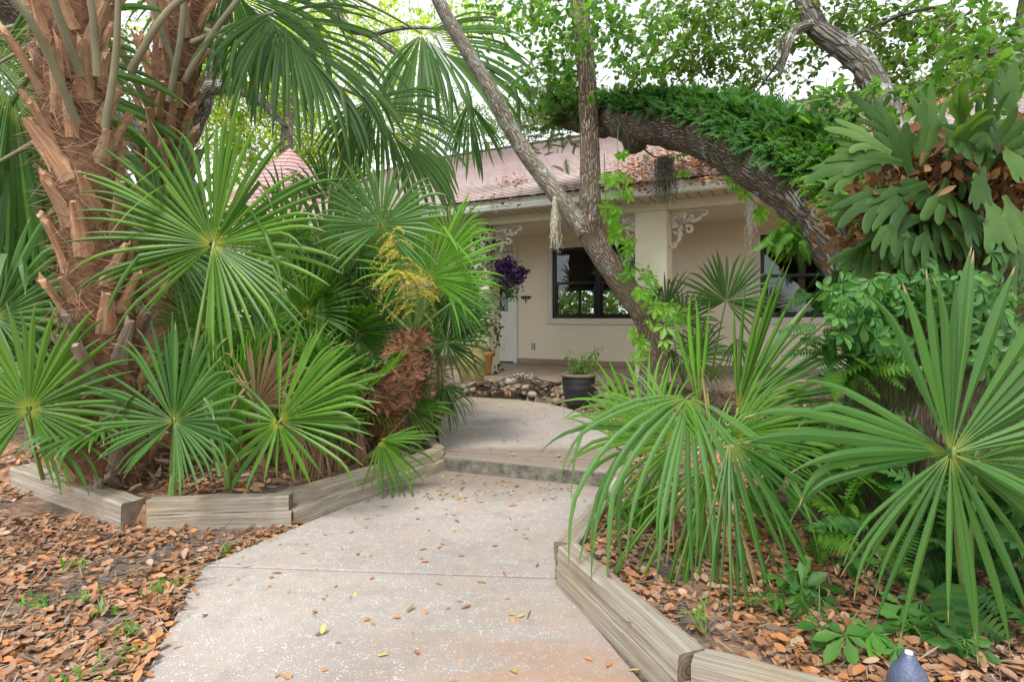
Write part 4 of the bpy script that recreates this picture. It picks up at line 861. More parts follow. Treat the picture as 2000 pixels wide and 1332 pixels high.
# ------------------------------------------------------------------ right side palms
GR = 'palmettos in the right bed'
r1 = plant('palmetto', P(1385, 1140, 2.55), 'big palmetto with long drooping strap leaves in the right foreground', 'palm', GR)
br1 = P(1392, 1150, 2.55)
ds = dict(mat='fanblue', wmul=.9, fold=.4, jit=2.0)
hero(r1, 1345, 775, 2.55, 400, 255, br1, dy=-.4, spread=160, nseg=24, split=.28, droop=1.5, cup=.25, seed=81, n=(0, -1, .9), edge=.9, brk=.1, **{**ds, 'mat': 'fanglauc'})
hero(r1, 1425, 860, 2.3, 360, -62, br1, dy=-.2, spread=125, nseg=20, split=.25, droop=.5, cup=.1, seed=82, n=(0, -1, .8), edge=.95, brk=.1, **ds)
hero(r1, 1385, 900, 2.45, 330, -95, br1, dy=-.1, spread=120, nseg=22, split=.28, droop=.5, cup=.15, seed=83, n=(0, -1, .6), edge=.9, brk=0, **{**ds, 'mat': 'fan'})
hero(r1, 1385, 885, 2.45, 150, 80, None, dy=.3, spread=120, nseg=16, split=.3, droop=.2, seed=84, mat='fanbright', jit=1.6, n=(0, -1, .5), brk=0)
hero(r1, 1330, 860, 2.8, 280, 170, br1, dy=0, spread=150, nseg=26, split=.35, droop=.9, cup=.2, seed=85, mat='fan', n=(0, -1, .8), brk=0)
hero(r1, 1430, 850, 2.5, 300, 15, None, dy=0, spread=100, nseg=20, split=.3, droop=.5, cup=.1, seed=88, mat='fan', n=(0, -1, .8), brk=0, wmul=1.2)
for q in ((1366, 700, 2.5, 130, -82), (1436, 1000, 2.3, 200, -78), (1400, 905, 2.3, 280, -86), (1330, 880, 2.45, 210, -100)):
    hero(r1, *q, None, dy=-.1, spread=5, nseg=2, split=.5, droop=.3, seed=q[0], mat='fandry', wmul=2.0, fold=.8, n=(0, -1, .2), brk=0)
r2 = plant('palmetto', P(1420, 960, 3.1), 'palmetto with tall upright leaf strips in front of the tan wall', 'palm', GR)
br2 = P(1415, 1010, 3.2)
hero(r2, 1435, 800, 2.95, 300, 28, br2, dy=.1, spread=66, nseg=20, split=.45, droop=.25, cup=.1, seed=86, mat='fanglauc', n=(-.3, -1, .3), brk=0, wmul=1.15, edge=.95)
hero(r2, 1440, 800, 2.95, 340, 72, None, dy=.0, spread=44, nseg=8, split=.3, droop=.1, cup=.1, seed=87, mat='fan', n=(0, -1, .1), brk=0, wmul=1.3)
hero(r2, 1365, 800, 2.9, 280, 98, br2, dy=0, spread=14, nseg=4, split=.4, droop=.02, seed=89, mat='fanbright', n=(0, -1, .1), brk=0, wmul=1.6)
hero(r2, 1440, 805, 3.0, 330, 4, None, dy=.0, spread=24, nseg=6, split=.3, droop=.35, cup=.1, seed=90, mat='fanblue', n=(0, -1, .3), brk=0, wmul=1.2)
hero(r2, 1270, 890, 3.5, 200, 100, P(1300, 1000, 3.5), spread=110, nseg=20, split=.45, droop=.1, cup=.0, seed=91, mat='fanbright', n=(0, -1, .4), edge=.9, brk=0)
r3 = plant('palmetto', P(1885, 1290, 1.98), 'palmetto with the huge fan leaf at the right edge of the picture', 'palm', GR)
br3 = P(1900, 1250, 2.1)
hero(r3, 1857, 885, 1.66, 420, 62, br3, dy=.0, spread=108, nseg=17, split=.54, droop=.05, cup=.1, seed=92, mat='fanblue', n=(0, -1, .2), edge=.95, brk=0, wmul=1.2, fold=.4)
hero(r3, 1857, 885, 1.66, 380, -82, None, dy=.05, spread=150, nseg=21, split=.35, droop=.35, cup=.1, seed=93, jit=1.5, mat='fanblue', n=(0, -1, .5), edge=.9, brk=0, wmul=1.15)
hero(r3, 1857, 885, 1.70, 370, 166, None, dy=.1, spread=62, nseg=7, split=.38, jit=1.5, droop=.3, cup=.05, seed=94, mat='fanblue', n=(0, -1, .4), edge=.95, brk=0, wmul=1.2)
hero(r3, 1900, 900, 1.9, 380, 0, br3, dy=.2, spread=110, nseg=18, split=.4, droop=.3, seed=95, mat='fandark', n=(0, -1, .4))
GW = 'young palmettos against the porch wall'
r4 = plant('palmetto', P(1385, 740, 6.2), 'dark young palmetto in front of the tan porch wall between the windows', 'palm', GW)
b4 = P(1388, 745, 6.3)
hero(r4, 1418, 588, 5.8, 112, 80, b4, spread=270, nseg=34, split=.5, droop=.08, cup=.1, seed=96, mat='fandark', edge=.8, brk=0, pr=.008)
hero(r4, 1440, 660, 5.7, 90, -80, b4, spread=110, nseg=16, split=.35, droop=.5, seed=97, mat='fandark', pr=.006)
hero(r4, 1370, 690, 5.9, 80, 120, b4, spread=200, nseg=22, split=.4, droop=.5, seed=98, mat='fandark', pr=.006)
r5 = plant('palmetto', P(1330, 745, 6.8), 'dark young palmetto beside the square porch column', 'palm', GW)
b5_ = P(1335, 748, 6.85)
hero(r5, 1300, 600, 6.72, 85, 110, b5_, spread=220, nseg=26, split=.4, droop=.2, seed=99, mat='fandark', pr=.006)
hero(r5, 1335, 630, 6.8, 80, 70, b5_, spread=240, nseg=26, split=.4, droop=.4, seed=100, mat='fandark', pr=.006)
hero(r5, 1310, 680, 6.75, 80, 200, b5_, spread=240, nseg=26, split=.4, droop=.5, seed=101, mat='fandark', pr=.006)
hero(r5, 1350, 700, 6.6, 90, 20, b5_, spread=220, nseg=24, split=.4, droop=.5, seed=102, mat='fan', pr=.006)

# ------------------------------------------------------------------ trees
def smoothpts(pts): return [P(*p) for p in pts]
def sprays(centers, n_each, rad, nleaf, rg, leaf, spread=.09, twigl=.35, down=.2, sq=.7):
    """twigs with leaves along them, scattered around each centre; returns leaf positions, directions, normals and twig lines"""
    pos = []; dr = []; tw = []
    for c, rr, ne in centers:
        for _ in range(ne):
            o = np.array(c)+rg.normal(size=3)*np.array([rr, rr*.8, rr*sq])*.55
            d = rg.normal(size=3); d[2] = d[2]*.6-down; d /= np.linalg.norm(d); l = twigl*rg.uniform(.5, 1.2)
            e = o+d*l; e[2] -= l*.15; tw.append((o, e))
            for j in range(nleaf):
                s_ = (j+.7)/nleaf; q = o*(1-s_)+e*s_; ld = d*.7+rg.normal(size=3)*.75; ld[2] -= .15; pos.append(q+rg.normal(size=3)*.01); dr.append(ld)
    pos = np.array(pos); dr = np.array(dr); nn = np.array([0, 0, 1.0])+rg.normal(size=pos.shape)*.55
    return pos, dr, nn, tw
def twigmesh(tw, name, mat, parent, r=.004):
    mb = MB()
    for o, e in tw:
        o = V(o); e = V(e); d = (e-o).normalized(); x = d.orthogonal().normalized(); y = d.cross(x)
        vs = [o+x*r, o-x*r*.5+y*r*.87, o-x*r*.5-y*r*.87, e]; mb.add(vs, [(0, 1, 3), (1, 2, 3), (2, 0, 3)])
    return mb.build(name, mat, parent)
def branch(parent, pts, rad, mat, name='branch', ns=10, rough=.12):
    mb = MB(); tube(mb, smoothpts(pts) if not isinstance(pts[0], Vector) else pts, rad, ns, 6, rough=rough, fs=9); return mb.build(name, M[mat], parent, smooth=True)
def crown(parent, blobs, rg, leafL, leafW, nleaf, mat, name='crown', twigl=.35, down=.2, tpl=OVAL, tr=.004, sq=.7, dens=1.0):
    cs = [(tuple(P(px, py, Y)), rpx/F*Y, n) for px, py, Y, rpx, n in blobs]
    cs = [(a, b, int(c*dens)) for a, b, c in cs]; pos, dr, nn, tw = sprays(cs, 0, 0, nleaf, rg, 0, twigl=twigl, down=down, sq=sq); N = len(pos)
    o = leafcloud(name, M[mat], pos, dr, nn, rg.uniform(leafL*.6, leafL*1.15, N), rg.uniform(leafW*.7, leafW*1.1, N), parent, tpl=tpl, curl=rg.uniform(-.2, .35, N))
    twigmesh(tw, 'twigs', M['twig'], o, tr); return o

# forked tree in the middle
t1 = plant('forked_tree', P(1275, 790, 6.5), 'forked leaning tree with grey lichen patches in front of the square column', 'tree')
branch(t1, [(1268, 800, 6.5), (1274, 740, 6.48), (1277, 690, 6.46), (1268, 630, 6.42), (1238, 585, 6.38), (1195, 525, 6.32), (1160, 470, 6.27), (1146, 430, 6.22)], [.19, .155, .155, .155, .145, .135, .135, .15], 'bark', 'trunk', 16, .10)
branch(t1, [(1148, 455, 6.24), (1152, 400, 6.2), (1152, 320, 6.15), (1150, 230, 6.1), (1144, 130, 6.0), (1134, 30, 5.9), (1124, -70, 5.8)], [.13, .115, .108, .102, .098, .094, .09], 'bark', 'branch', 14, .07)
branch(t1, [(1143, 450, 6.24), (1108, 408, 6.2), (1062, 348, 6.15), (1012, 278, 6.1), (966, 190, 6.0), (918, 110, 5.9), (876, 40, 5.8), (838, -40, 5.7)], [.12, .10, .092, .086, .082, .075, .07, .065], 'barkgrey', 'branch', 12, .07)
crown(t1, [(1080, 20, 5.6, 60, 30), (1180, 40, 5.2, 80, 34), (1240, 60, 5.0, 70, 30), (1100, 150, 6.3, 50, 22), (1060, 170, 6.2, 45, 16), (1210, 150, 6.0, 60, 22), (1250, 120, 5.6, 50, 18), (1095, 90, 6.0, 50, 20), (960, 20, 6.5, 70, 22), (1000, 10, 6.2, 60, 16), (1030, 60, 6.6, 40, 10)], np.random.default_rng(21), .085, .05, 9, 'leafnear', twigl=.3)
# big oak: trunk, arching limb, upper limb
t2 = plant('live_oak', P(1790, 1200, 2.75), 'massive mossy oak trunk with a fern-covered limb arching over the porch', 'tree')
branch(t2, [(1800, 1330, 2.75), (1800, 1180, 2.75), (1800, 1000, 2.78), (1815, 820, 2.8), (1825, 680, 2.85), (1820, 560, 2.95), (1805, 440, 3.05), (1830, 330, 3.1)], [.52, .42, .37, .35, .36, .40, .38, .28], 'barkmoss', 'trunk', 36, .16)
limbp = [(1830, 600, 2.95), (1768, 520, 3.05), (1682, 445, 3.3), (1590, 360, 3.7), (1500, 310, 4.15), (1420, 270, 4.7), (1330, 247, 5.3), (1230, 235, 6.0), (1130, 228, 6.8), (1088, 225, 7.1)]
limbr = [.38, .345, .31, .275, .25, .235, .22, .20, .18, .13]
branch(t2, limbp, limbr, 'barkoak', 'limb', 26, .13)
branch(t2, [(1238, 240, 5.92), (1240, 268, 5.9), (1234, 300, 5.88)], [.26, .20, .03], 'barkoak', 'broken_stub', 12, .3)
branch(t2, [(1180, 245, 6.4), (1176, 268, 6.4)], [.16, .06], 'barkoak', 'broken_stub', 12, .3)
branch(t2, [(1800, 430, 3.6), (1745, 270, 4.0), (1722, 200, 4.2), (1690, 130, 4.3), (1640, 88, 4.4), (1592, 50, 4.5), (1560, -40, 4.6)], [.12, .105, .098, .092, .088, .08, .07], 'barkdist', 'limb', 14, .1)
for q, r_ in [([(1590, 48, 4.5), (1550, 62, 4.4), (1536, 100, 4.3), (1522, 150, 4.3)], [.045, .035, .03, .01]), ([(1850, 112, 4.2), (1930, 104, 4.1), (2040, 108, 4.0)], [.03, .028, .02]), ([(1700, 60, 4.6), (1760, 30, 4.5), (1850, 10, 4.4)], [.02, .016, .01]),
              ([(1980, 160, 4.4), (1990, 80, 4.4), (2010, -40, 4.3)], [.05, .045, .04]), ([(1640, 88, 4.4), (1690, 60, 4.3), (1720, 78, 4.2)], [.018, .012, .005]), ([(1536, 100, 4.3), (1500, 150, 4.5), (1470, 190, 4.7)], [.012, .009, .004]), ([(1850, 112, 4.2), (1840, 70, 4.2), (1900, 20, 4.2)], [.015, .012, .006])]:
    branch(t2, q, r_, 'barkdist', 'branch', 8, .05)
rg2 = np.random.default_rng(22)
crown(t2, [(1360, 60, 6.0, 75, 44), (1330, 130, 6.0, 60, 34), (1400, 140, 6.0, 60, 34), (1460, 80, 5.6, 70, 38), (1380, 20, 5.5, 70, 34), (1470, 20, 5.0, 60, 22), (1530, 30, 5.0, 60, 20), (1620, 60, 4.9, 60, 16), (1570, 120, 5.0, 45, 12), (1680, 30, 4.6, 70, 20), (1740, 60, 4.8, 70, 24), (1800, 40, 4.6, 80, 28),
           (1760, 130, 4.6, 60, 22), (1860, 80, 4.8, 80, 28), (1920, 40, 4.4, 90, 26), (1970, 110, 4.6, 70, 24), (1640, 0, 4.4, 70, 16), (1300, 20, 6.5, 60, 24), (1500, 130, 5.6, 50, 12), (1440, 170, 5.8, 50, 16), (1700, 110, 4.9, 35, 8), (1820, 140, 4.4, 60, 16), (1890, 150, 4.2, 60, 14), (1630, 170, 4.8, 30, 5)], rg2, .066, .04, 10, 'oakleaf', twigl=.26, tr=.003, dens=1.55)

crown(t2, [(1600, 190, 3.7, 50, 9), (1650, 220, 3.6, 50, 9), (1700, 180, 3.6, 60, 10), (1580, 230, 3.8, 30, 4), (1950, 150, 3.0, 80, 22), (1890, 100, 3.2, 80, 20), (1980, 250, 2.9, 50, 14), (1780, 190, 3.4, 50, 10)], np.random.default_rng(23), .085, .045, 8, 'leafnear', twigl=.22, tr=.003)
# ferns along the arching limb
def fern_mass(parent, name, pos, up_, L, mat, rg, npin=9, pl_=.28):
    """many small feathery fronds: each a row of narrow leaflets on both sides of a curved rib"""
    T = []; FC = []
    for j in range(npin):
        s_ = (j+.6)/npin; w_ = pl_*math.sin(math.pi*min(1, s_*.85+.15))*1.0+.03; h = .5/npin
        for sg in (1, -1):
            b = len(T); T += [(s_-h, 0, 0), (s_+h*.2, sg*w_*.5, .03), (s_+h*1.2, sg*w_, -.02), (s_+h, 0, 0)]; FC.append((b, b+1, b+2, b+3))
    N = len(pos); d = np.asarray(up_)+rg.normal(size=(N, 3))*.55; nn = rg.normal(size=(N, 3))*.5+np.array([0, -.5, 1.0])
    return leafcloud(name, M[mat], pos, d, nn, rg.uniform(L*.6, L*1.2, N), rg.uniform(L*.6, L*1.2, N), parent, tpl=(np.array(T), FC), curl=rg.uniform(.1, .8, N))
def along(pts, rad, n, rg, arc, f0=0, f1=1, out=1.0, view=None):
    P_, R_ = catmull(smoothpts(pts), rad, 8); P_ = np.array([tuple(p) for p in P_]); R_ = np.array(R_); m = len(P_)
    f = rg.uniform(f0, f1, n)*(m-1.001); i = f.astype(int); fr = (f-i)[:, None]; c = P_[i]*(1-fr)+P_[i+1]*fr; r = R_[i]; t = P_[i+1]-P_[i]; t /= np.linalg.norm(t, axis=1)[:, None]
    z = np.array([0, 0, 1.0])-t*t[:, 2:3]; z /= np.linalg.norm(z, axis=1)[:, None]; s_ = np.cross(t, z)
    a = rg.uniform(arc[0], arc[1], n)*np.pi/180; o = z*np.cos(a)[:, None]+s_*np.sin(a)[:, None]
    return c+o*(r*out)[:, None], o
rg3 = np.random.default_rng(33)
p_, o_ = along(limbp, limbr, 2300, rg3, (-74, 50), .30, 1.0, 1.0)
# find which side faces the camera
lf = plant('resurrection_fern', P(1400, 190, 4.7), 'dark green ferns carpeting the top of the arching oak limb', 'fern')
fern_mass(lf, 'fronds', p_, o_+np.array([0, -.2, .1]), .125, 'fernleaf', rg3)['kind'] = 'stuff'
p_, o_ = along(limbp, limbr, 700, rg3, (-30, 30), .32, 1.0, 1.25)
fern_mass(lf, 'fronds', p_, o_+np.array([0, -.1, .3]), .12, 'fernleaf', rg3)['kind'] = 'stuff'
lf2 = plant('resurrection_fern', P(1560, 330, 3.6), 'bright green ferns hanging on the lower bend of the arching limb', 'fern')
p_, o_ = along(limbp, limbr, 2000, rg3, (-66, 60), .04, .40, 1.0)
fern_mass(lf2, 'fronds', p_, o_+np.array([0, -.2, -.3]), .10, 'fernbright', rg3)['kind'] = 'stuff'
lf3 = plant('resurrection_fern', P(1090, 190, 6.9), 'yellowish fern tuft at the far end of the arching limb', 'fern')
N = 420; c = np.array(P(1095, 205, 6.9)); pp = c+rg3.normal(size=(N, 3))*np.array([.22, .2, .28]); fern_mass(lf3, 'fronds', pp, np.tile([-.3, -.2, .3], (N, 1)), .17, 'leafmid', rg3)['kind'] = 'stuff'

# unseen canopy leaves added above and behind the camera to block sky light
rgo = np.random.default_rng(55); N = 7000; ox = rgo.uniform(-6, 6, N); oy = rgo.uniform(-5, 5.5, N); oz = 1.9+.64*np.maximum(oy, 2)+rgo.random(N)*2.2+1.0
keep = np.array([mnoise.noise(V((a*.5, b*.5, 2))) > .02 for a, b in zip(ox, oy)]); pos = np.stack([ox, oy, oz], 1)[keep]; N = len(pos)
shade_canopy = leafcloud('crown', M['oakleaf'], pos, rgo.normal(size=(N, 3)), np.array([0, 0, 1.0])+rgo.normal(size=(N, 3))*.5, rgo.uniform(.12, .3, N), rgo.uniform(.08, .2, N), t2, tpl=DIAM)
# Spanish moss
def moss(px, py, Y, h_px, w_px, n, mat, label, seed):
    mw = .12 if mat == 'mosspale' else .35; jw = .3 if mat == 'mosspale' else .45
    rg = np.random.default_rng(seed); c = np.array(P(px, py, Y)); hh = h_px/F*Y; ww = w_px/F*Y; pos = []; dr = []; L = []
    for _ in range(n):
        o = c+np.array([rg.normal()*ww*mw, rg.normal()*ww*.3, rg.uniform(-.1, .02)*hh]); l = hh*rg.uniform(.35, 1.0)*(1-.3*abs(o[0]-c[0])/ww); k = int(l/.022)+2; d = rg.normal(size=2)*(.04 if mat == 'mosspale' else .12)
        for j in range(k):
            st = np.array([d[0]+rg.normal()*jw, d[1]+rg.normal()*jw, -1.0]); pos.append(o.copy()); dr.append(st); L.append(.032); o = o+st/np.linalg.norm(st)*.022
    pos = np.array(pos); o = leafcloud('spanish_moss', M[mat], pos, np.array(dr), rg.normal(size=pos.shape), np.array(L), .005, tpl=DIAM)
    tag(o, label, 'spanish moss', 'clumps of Spanish moss')
moss(1297, 305, 5.6, 105, 26, 420, 'mossdark', 'dark thick clump of hanging moss below the arching limb, in front of the gutter', 1)
moss(1262, 300, 5.6, 50, 12, 35, 'mossgrey', 'thin wisp of grey moss left of the dark clump under the limb', 2)
moss(1083, 385, 6.0, 110, 12, 60, 'mosspale', 'pale grey strand of moss hanging from the left fork of the leaning tree', 3)
moss(1467, 372, 4.6, 110, 10, 45, 'mosspale', 'pale grey strand of moss in front of the tan wall right of the scroll bracket', 4)
moss(1640, 235, 4.0, 100, 50, 150, 'mossgrey', 'loose grey moss veil over the shingle roof beside the staghorn fern', 5)
moss(1525, 70, 4.3, 95, 14, 40, 'mossdark', 'dark moss tuft on the thin branch in the upper right canopy', 6)
b_ = tag(MB.build((lambda m: (tube(m, [P(1250, 285, 5.85), P(1275, 305, 5.7), P(1295, 308, 5.6), P(1312, 303, 5.55)], [.012, .008, .006, .004], 6, 4), m)[1])(MB()), 'twig', M['barkoak']), 'thin dead twig under the limb carrying the dark moss', 'twig')

# creepers (palmate five-leaflet leaves)
LT = []; LF = []
for k, (an, l) in enumerate([(0, 1), (48, .9), (-48, .9), (98, .62), (-98, .62)]):
    b = len(LT); ca, sa = math.cos(R(an)), math.sin(R(an))
    for x, y, z in [(0.02, 0, 0), (.28, .07, .02), (.58, .21, .04), (.82, .16, .02), (1, 0, -.08), (.82, -.16, .02), (.58, -.21, .04), (.28, -.07, .02), (.5, 0, -.03)]:
        LT.append(((x*ca-y*sa)*l, (x*sa+y*ca)*l, z*l-.08*x*x))
    LF += [(b, b+8, b+2, b+1), (b+8, b+4, b+3, b+2), (b, b+7, b+6, b+8), (b+8, b+6, b+5, b+4)]
PALM5 = (np.array(LT), LF)
def creeper(name, label, pos, L, mat, seed, cat='vine', face=(0, -1, .5), parent=None, jit=.4, group=None):
    rg = np.random.default_rng(seed); N = len(pos); d = np.tile([0, -.2, -.7], (N, 1))+rg.normal(size=(N, 3))*.6; n = np.tile(face, (N, 1))+rg.normal(size=(N, 3))*jit
    o = leafcloud(name, M[mat], pos, d, n, rg.uniform(L*.6, L*1.2, N), rg.uniform(L*.6, L*1.2, N), parent, tpl=PALM5, curl=rg.uniform(0, .25, N)); 
    if label: tag(o, label, cat, group)
    return o
def pixpts(lst, Y, rg, jy=.05):
    out = []
    for px, py, rx, ry, n in lst:
        for _ in range(n): out.append(P(px+rg.normal()*rx*.5, py+rg.normal()*ry*.5, Y+rg.normal()*jy))
    return np.array([tuple(p) for p in out])
rg4 = np.random.default_rng(44)
o = creeper('vine', 'bright green five-leaved vine climbing the right side of the forked tree', pixpts([(1192, 400, 16, 40, 7), (1208, 440, 18, 30, 6), (1226, 480, 18, 25, 6), (1244, 515, 18, 25, 6), (1262, 560, 20, 30, 6), (1292, 600, 24, 25, 7), (1312, 625, 16, 20, 4), (1240, 650, 22, 20, 5), (1240, 690, 12, 25, 3), (1305, 680, 10, 20, 2), (1195, 350, 8, 14, 3)], 6.0, rg4, .08), .15, 'creeperbr', 5, jit=.6)
mb = MB(); tube(mb, [P(1270, 640, 6.2), P(1230, 540, 6.1), P(1190, 450, 6.05), P(1182, 380, 6.0), P(1180, 300, 6.0)], [.006]*5, 6, 6); mb.build('stem', M['petiole'], o)
o = creeper('vine', 'light green creeper tendrils hanging in front of the shingle roof', pixpts([(1210, 300, 14, 6, 5), (1218, 345, 18, 8, 6), (1222, 375, 14, 8, 5), (1330, 295, 14, 12, 5), (1335, 338, 8, 6, 3)], 5.6, rg4), .10, 'creeperbr', 6)
for (a, b, c_) in (((1208, 240), (1206, 300), (1212, 380)), ((1322, 280), (1330, 310), (1337, 345))):
    mb = MB(); tube(mb, [P(*a, 5.8), P(*b, 5.65), P(*c_, 5.6)], [.004]*3, 5, 4); mb.build('stem', M['petiole'], o)
o = creeper('vine', 'few yellow-green creeper leaves hanging under the big limb in front of the tan wall', pixpts([(1428, 345, 12, 10, 4), (1450, 368, 10, 10, 4), (1490, 412, 12, 12, 4)], 4.5, rg4), .10, 'creeperbr', 7)
mb = MB(); tube(mb, [P(1425, 335, 4.55), P(1450, 370, 4.5), P(1490, 412, 4.5)], [.004]*3, 5, 4); mb.build('stem', M['petiole'], o)
tp = pixpts([(1680, 590, 60, 40, 34), (1740, 570, 60, 40, 34), (1820, 560, 60, 40, 26), (1880, 590, 70, 50, 34), (1940, 600, 60, 60, 30), (1700, 640, 40, 40, 18), (1740, 680, 40, 20, 12), (1940, 680, 50, 50, 14), (1660, 620, 30, 40, 14)], 2.38, rg4, .09)
creeper('vine', 'five-leaved creeper covering the big oak trunk below the staghorn ferns', tp, .085, 'creeperdk', 8, jit=.35)
p_, o_ = along([(1800, 1330, 2.75), (1800, 1180, 2.75), (1800, 1000, 2.78), (1815, 820, 2.8), (1825, 680, 2.85), (1820, 560, 2.95)], [.52, .42, .37, .35, .36, .40], 10, rg3, (0, 1))
# ivy on the left porch column
def ivy():
    rg = np.random.default_rng(9); N = 620; s_ = rg.uniform(ls0-.04, ls1+.03, N); z = FL+rg.random(N)**.9*(BZ-FL); t = 2.10+rg.random(N)*.04
    side = rg.random(N) < .35; s_ = np.where(side, ls1+.02, s_); t = np.where(side, rg.uniform(1.75, 2.12, N), t)
    pos = np.array([tuple(H(a, b, c)) for a, b, c in zip(s_, t, z)]); d = rg.normal(size=(N, 3)); d[:, 2] -= .5; n = np.tile([-.46, -.88, .3], (N, 1))+rg.normal(size=(N, 3))*.4
    o = leafcloud('ivy', M['ivydark'], pos, d, n, rg.uniform(.03, .07, N), rg.uniform(.03, .06, N)); tag(o, 'dark ivy climbing the left porch column', 'ivy')
M['ivydark'] = leafmat('ivy_leaf', [(.012, .03, .01), (.03, .07, .02), (.09, .15, .04)], tr=.1)
ivy()

# staghorn ferns
def antler(mb, base, d, up_, L, w0, rg, drp=.6):
    """one staghorn frond: a strap that widens and splits into lobes which share its base"""
    n0 = V(up_); k = rg.choice([3, 3, 4, 4]); sp = rg.uniform(.46, .60); forks = sorted([rg.uniform(.48, .75) for _ in range(k)]); tw = rg.uniform(-.5, .5)
    for q in range(k):
        f = (q/(k-1)*2-1); p = V(base); dd = V(d).normalized(); n = (n0-dd*n0.dot(dd)).normalized(); sd_ = dd.cross(n); ns = 16; vs = []; uv = []; fs = []
        Lq = L*rg.uniform(.85, 1.15)*(1-.12*abs(f)); fq = sp+.12*(1-abs(f))*rg.random(); lw = w0*.30*rg.uniform(.8, 1.25); side = rg.uniform(.9, 1.9)
        for j in range(ns+1):
            s_ = j/ns; body = w0*(.24+.80*min(1, s_/fq)**2.6)
            if s_ < fq: off = body*.5*f*.62; w_ = body*.62 if k < 5 else body*.5
            else: t_ = (s_-fq)/(1-fq); off = w0*1.05*.5*f*.62; w_ = lw*(1+.45*(1-t_))*(1 if t_ < .7 else max(.08, math.sqrt(max(0, 1-((t_-.7)/.31)**2))))
            w_ = w_ if s_ < fq else min(w_, vs_w*1.02); vs_w = w_
            c = p+sd_*off+n*.0025*q
            vs += [c-sd_*w_*.5-n*w_*.10, c-sd_*w_*.22, c+sd_*w_*.22, c+sd_*w_*.5-n*w_*.10]; uv += [(z_*w_*.33, s_*L) for z_ in range(4)]
            if j < ns:
                dd = (dd+V((0, 0, -1))*drp/ns*(.4+1.2*s_)).normalized()
                if s_ > fq-.12: dd = (dd+sd_*f*side*1.5/ns*(1.15-s_)).normalized()
                n = (n-dd*n.dot(dd)).normalized(); sd_ = dd.cross(n); p = p+dd*Lq/ns
            if j: A = (j-1)*4; B = j*4; fs += [(A, A+1, B+1, B), (A+1, A+2, B+2, B+1), (A+2, A+3, B+3, B+2)]
        mb.add(vs, fs, uv)
def staghorn(base, fr, label, seed, shield):
    rg = random.Random(seed); st_ = plant('staghorn_fern', base, label, 'fern', 'staghorn ferns on the oak')
    for px, py, Y, ang, Lp, dy, w_, dr in fr:
        mb = MB(); an = R(ang); antler(mb, P(px, py, Y), (math.cos(an), dy, math.sin(an)), (rg.uniform(-.3, .3), -1, .35), Lp/F*Y, w_, rg, dr); mb.build('frond', M['stag'], st_, smooth=True)
    N = shield[4]; rr = np.random.default_rng(seed); c = np.array(P(*shield[:3])); pos = c+rr.normal(size=(N, 3))*np.array([shield[3], .08, shield[3]*.6]); d = rr.normal(size=(N, 3)); n = np.tile([0, -1, .3], (N, 1))+rr.normal(size=(N, 3))*.5
    leafcloud('shield_fronds', M['shield'], pos, d, n, rr.uniform(.03, .10, N), rr.uniform(.012, .05, N), st_, curl=rr.uniform(-.5, .9, N))['kind'] = 'stuff'
    return st_
rs = random.Random(12)
fr = [(1800, 330, 2.6, 92, 120, -.1, .11, .1), (1780, 340, 2.55, 118, 140, -.1, .11, .1), (1840, 330, 2.6, 70, 120, -.1, .1, .3), (1760, 320, 2.5, 165, 170, -.1, .10, .5), (1740, 300, 2.5, 150, 150, -.1, .10, .6), (1810, 360, 2.5, 200, 170, -.3, .11, .6), (1850, 350, 2.5, 240, 120, -.4, .1, .5), (1770, 370, 2.5, 190, 210, -.3, .11, .8), (1880, 330, 2.55, 60, 130, -.2, .1, .4), (1830, 300, 2.6, 100, 130, 0, .1, 0), (1720, 330, 2.5, 175, 160, -.2, .1, .9), (1780, 300, 2.6, 135, 160, -.1, .1, .3)]
staghorn(P(1800, 350, 2.6), fr, 'upright staghorn fern fronds above the brown shields, against the roof', 1, (1830, 350, 2.70, .14, 600))
fr = []
for k in range(19):
    a = rs.uniform(165, 330); fr.append((rs.uniform(1715, 1860), rs.uniform(370, 480), rs.uniform(2.45, 2.62), a, rs.uniform(90, 170), rs.uniform(-.9, .1), rs.uniform(.07, .125), rs.uniform(.6, 1.6)))
fr += [(1700, 470, 2.6, 215, 110, -.2, .08, .5), (1720, 470, 2.6, 235, 140, -.2, .08, .5), (1700, 400, 2.6, 178, 110, -.1, .08, .4), (1700, 500, 2.6, 250, 110, -.2, .1, .3)]
staghorn(P(1720, 430, 2.6), fr, 'large drooping staghorn fern spilling over the limb in front of the right window', 2, (1760, 440, 2.68, .15, 600))
fr = []
for k in range(20):
    a = rs.choice([rs.uniform(60, 150), rs.uniform(190, 320)]); fr.append((rs.uniform(1850, 1990), rs.uniform(240, 440), rs.uniform(2.35, 2.6), a, rs.uniform(90, 160), rs.uniform(-.9, .1), rs.uniform(.07, .12), rs.uniform(.4, 1.5)))
staghorn(P(1930, 350, 2.5), fr, 'staghorn fern at the right edge under the yellow leaves', 3, (1930, 350, 2.64, .18, 900))

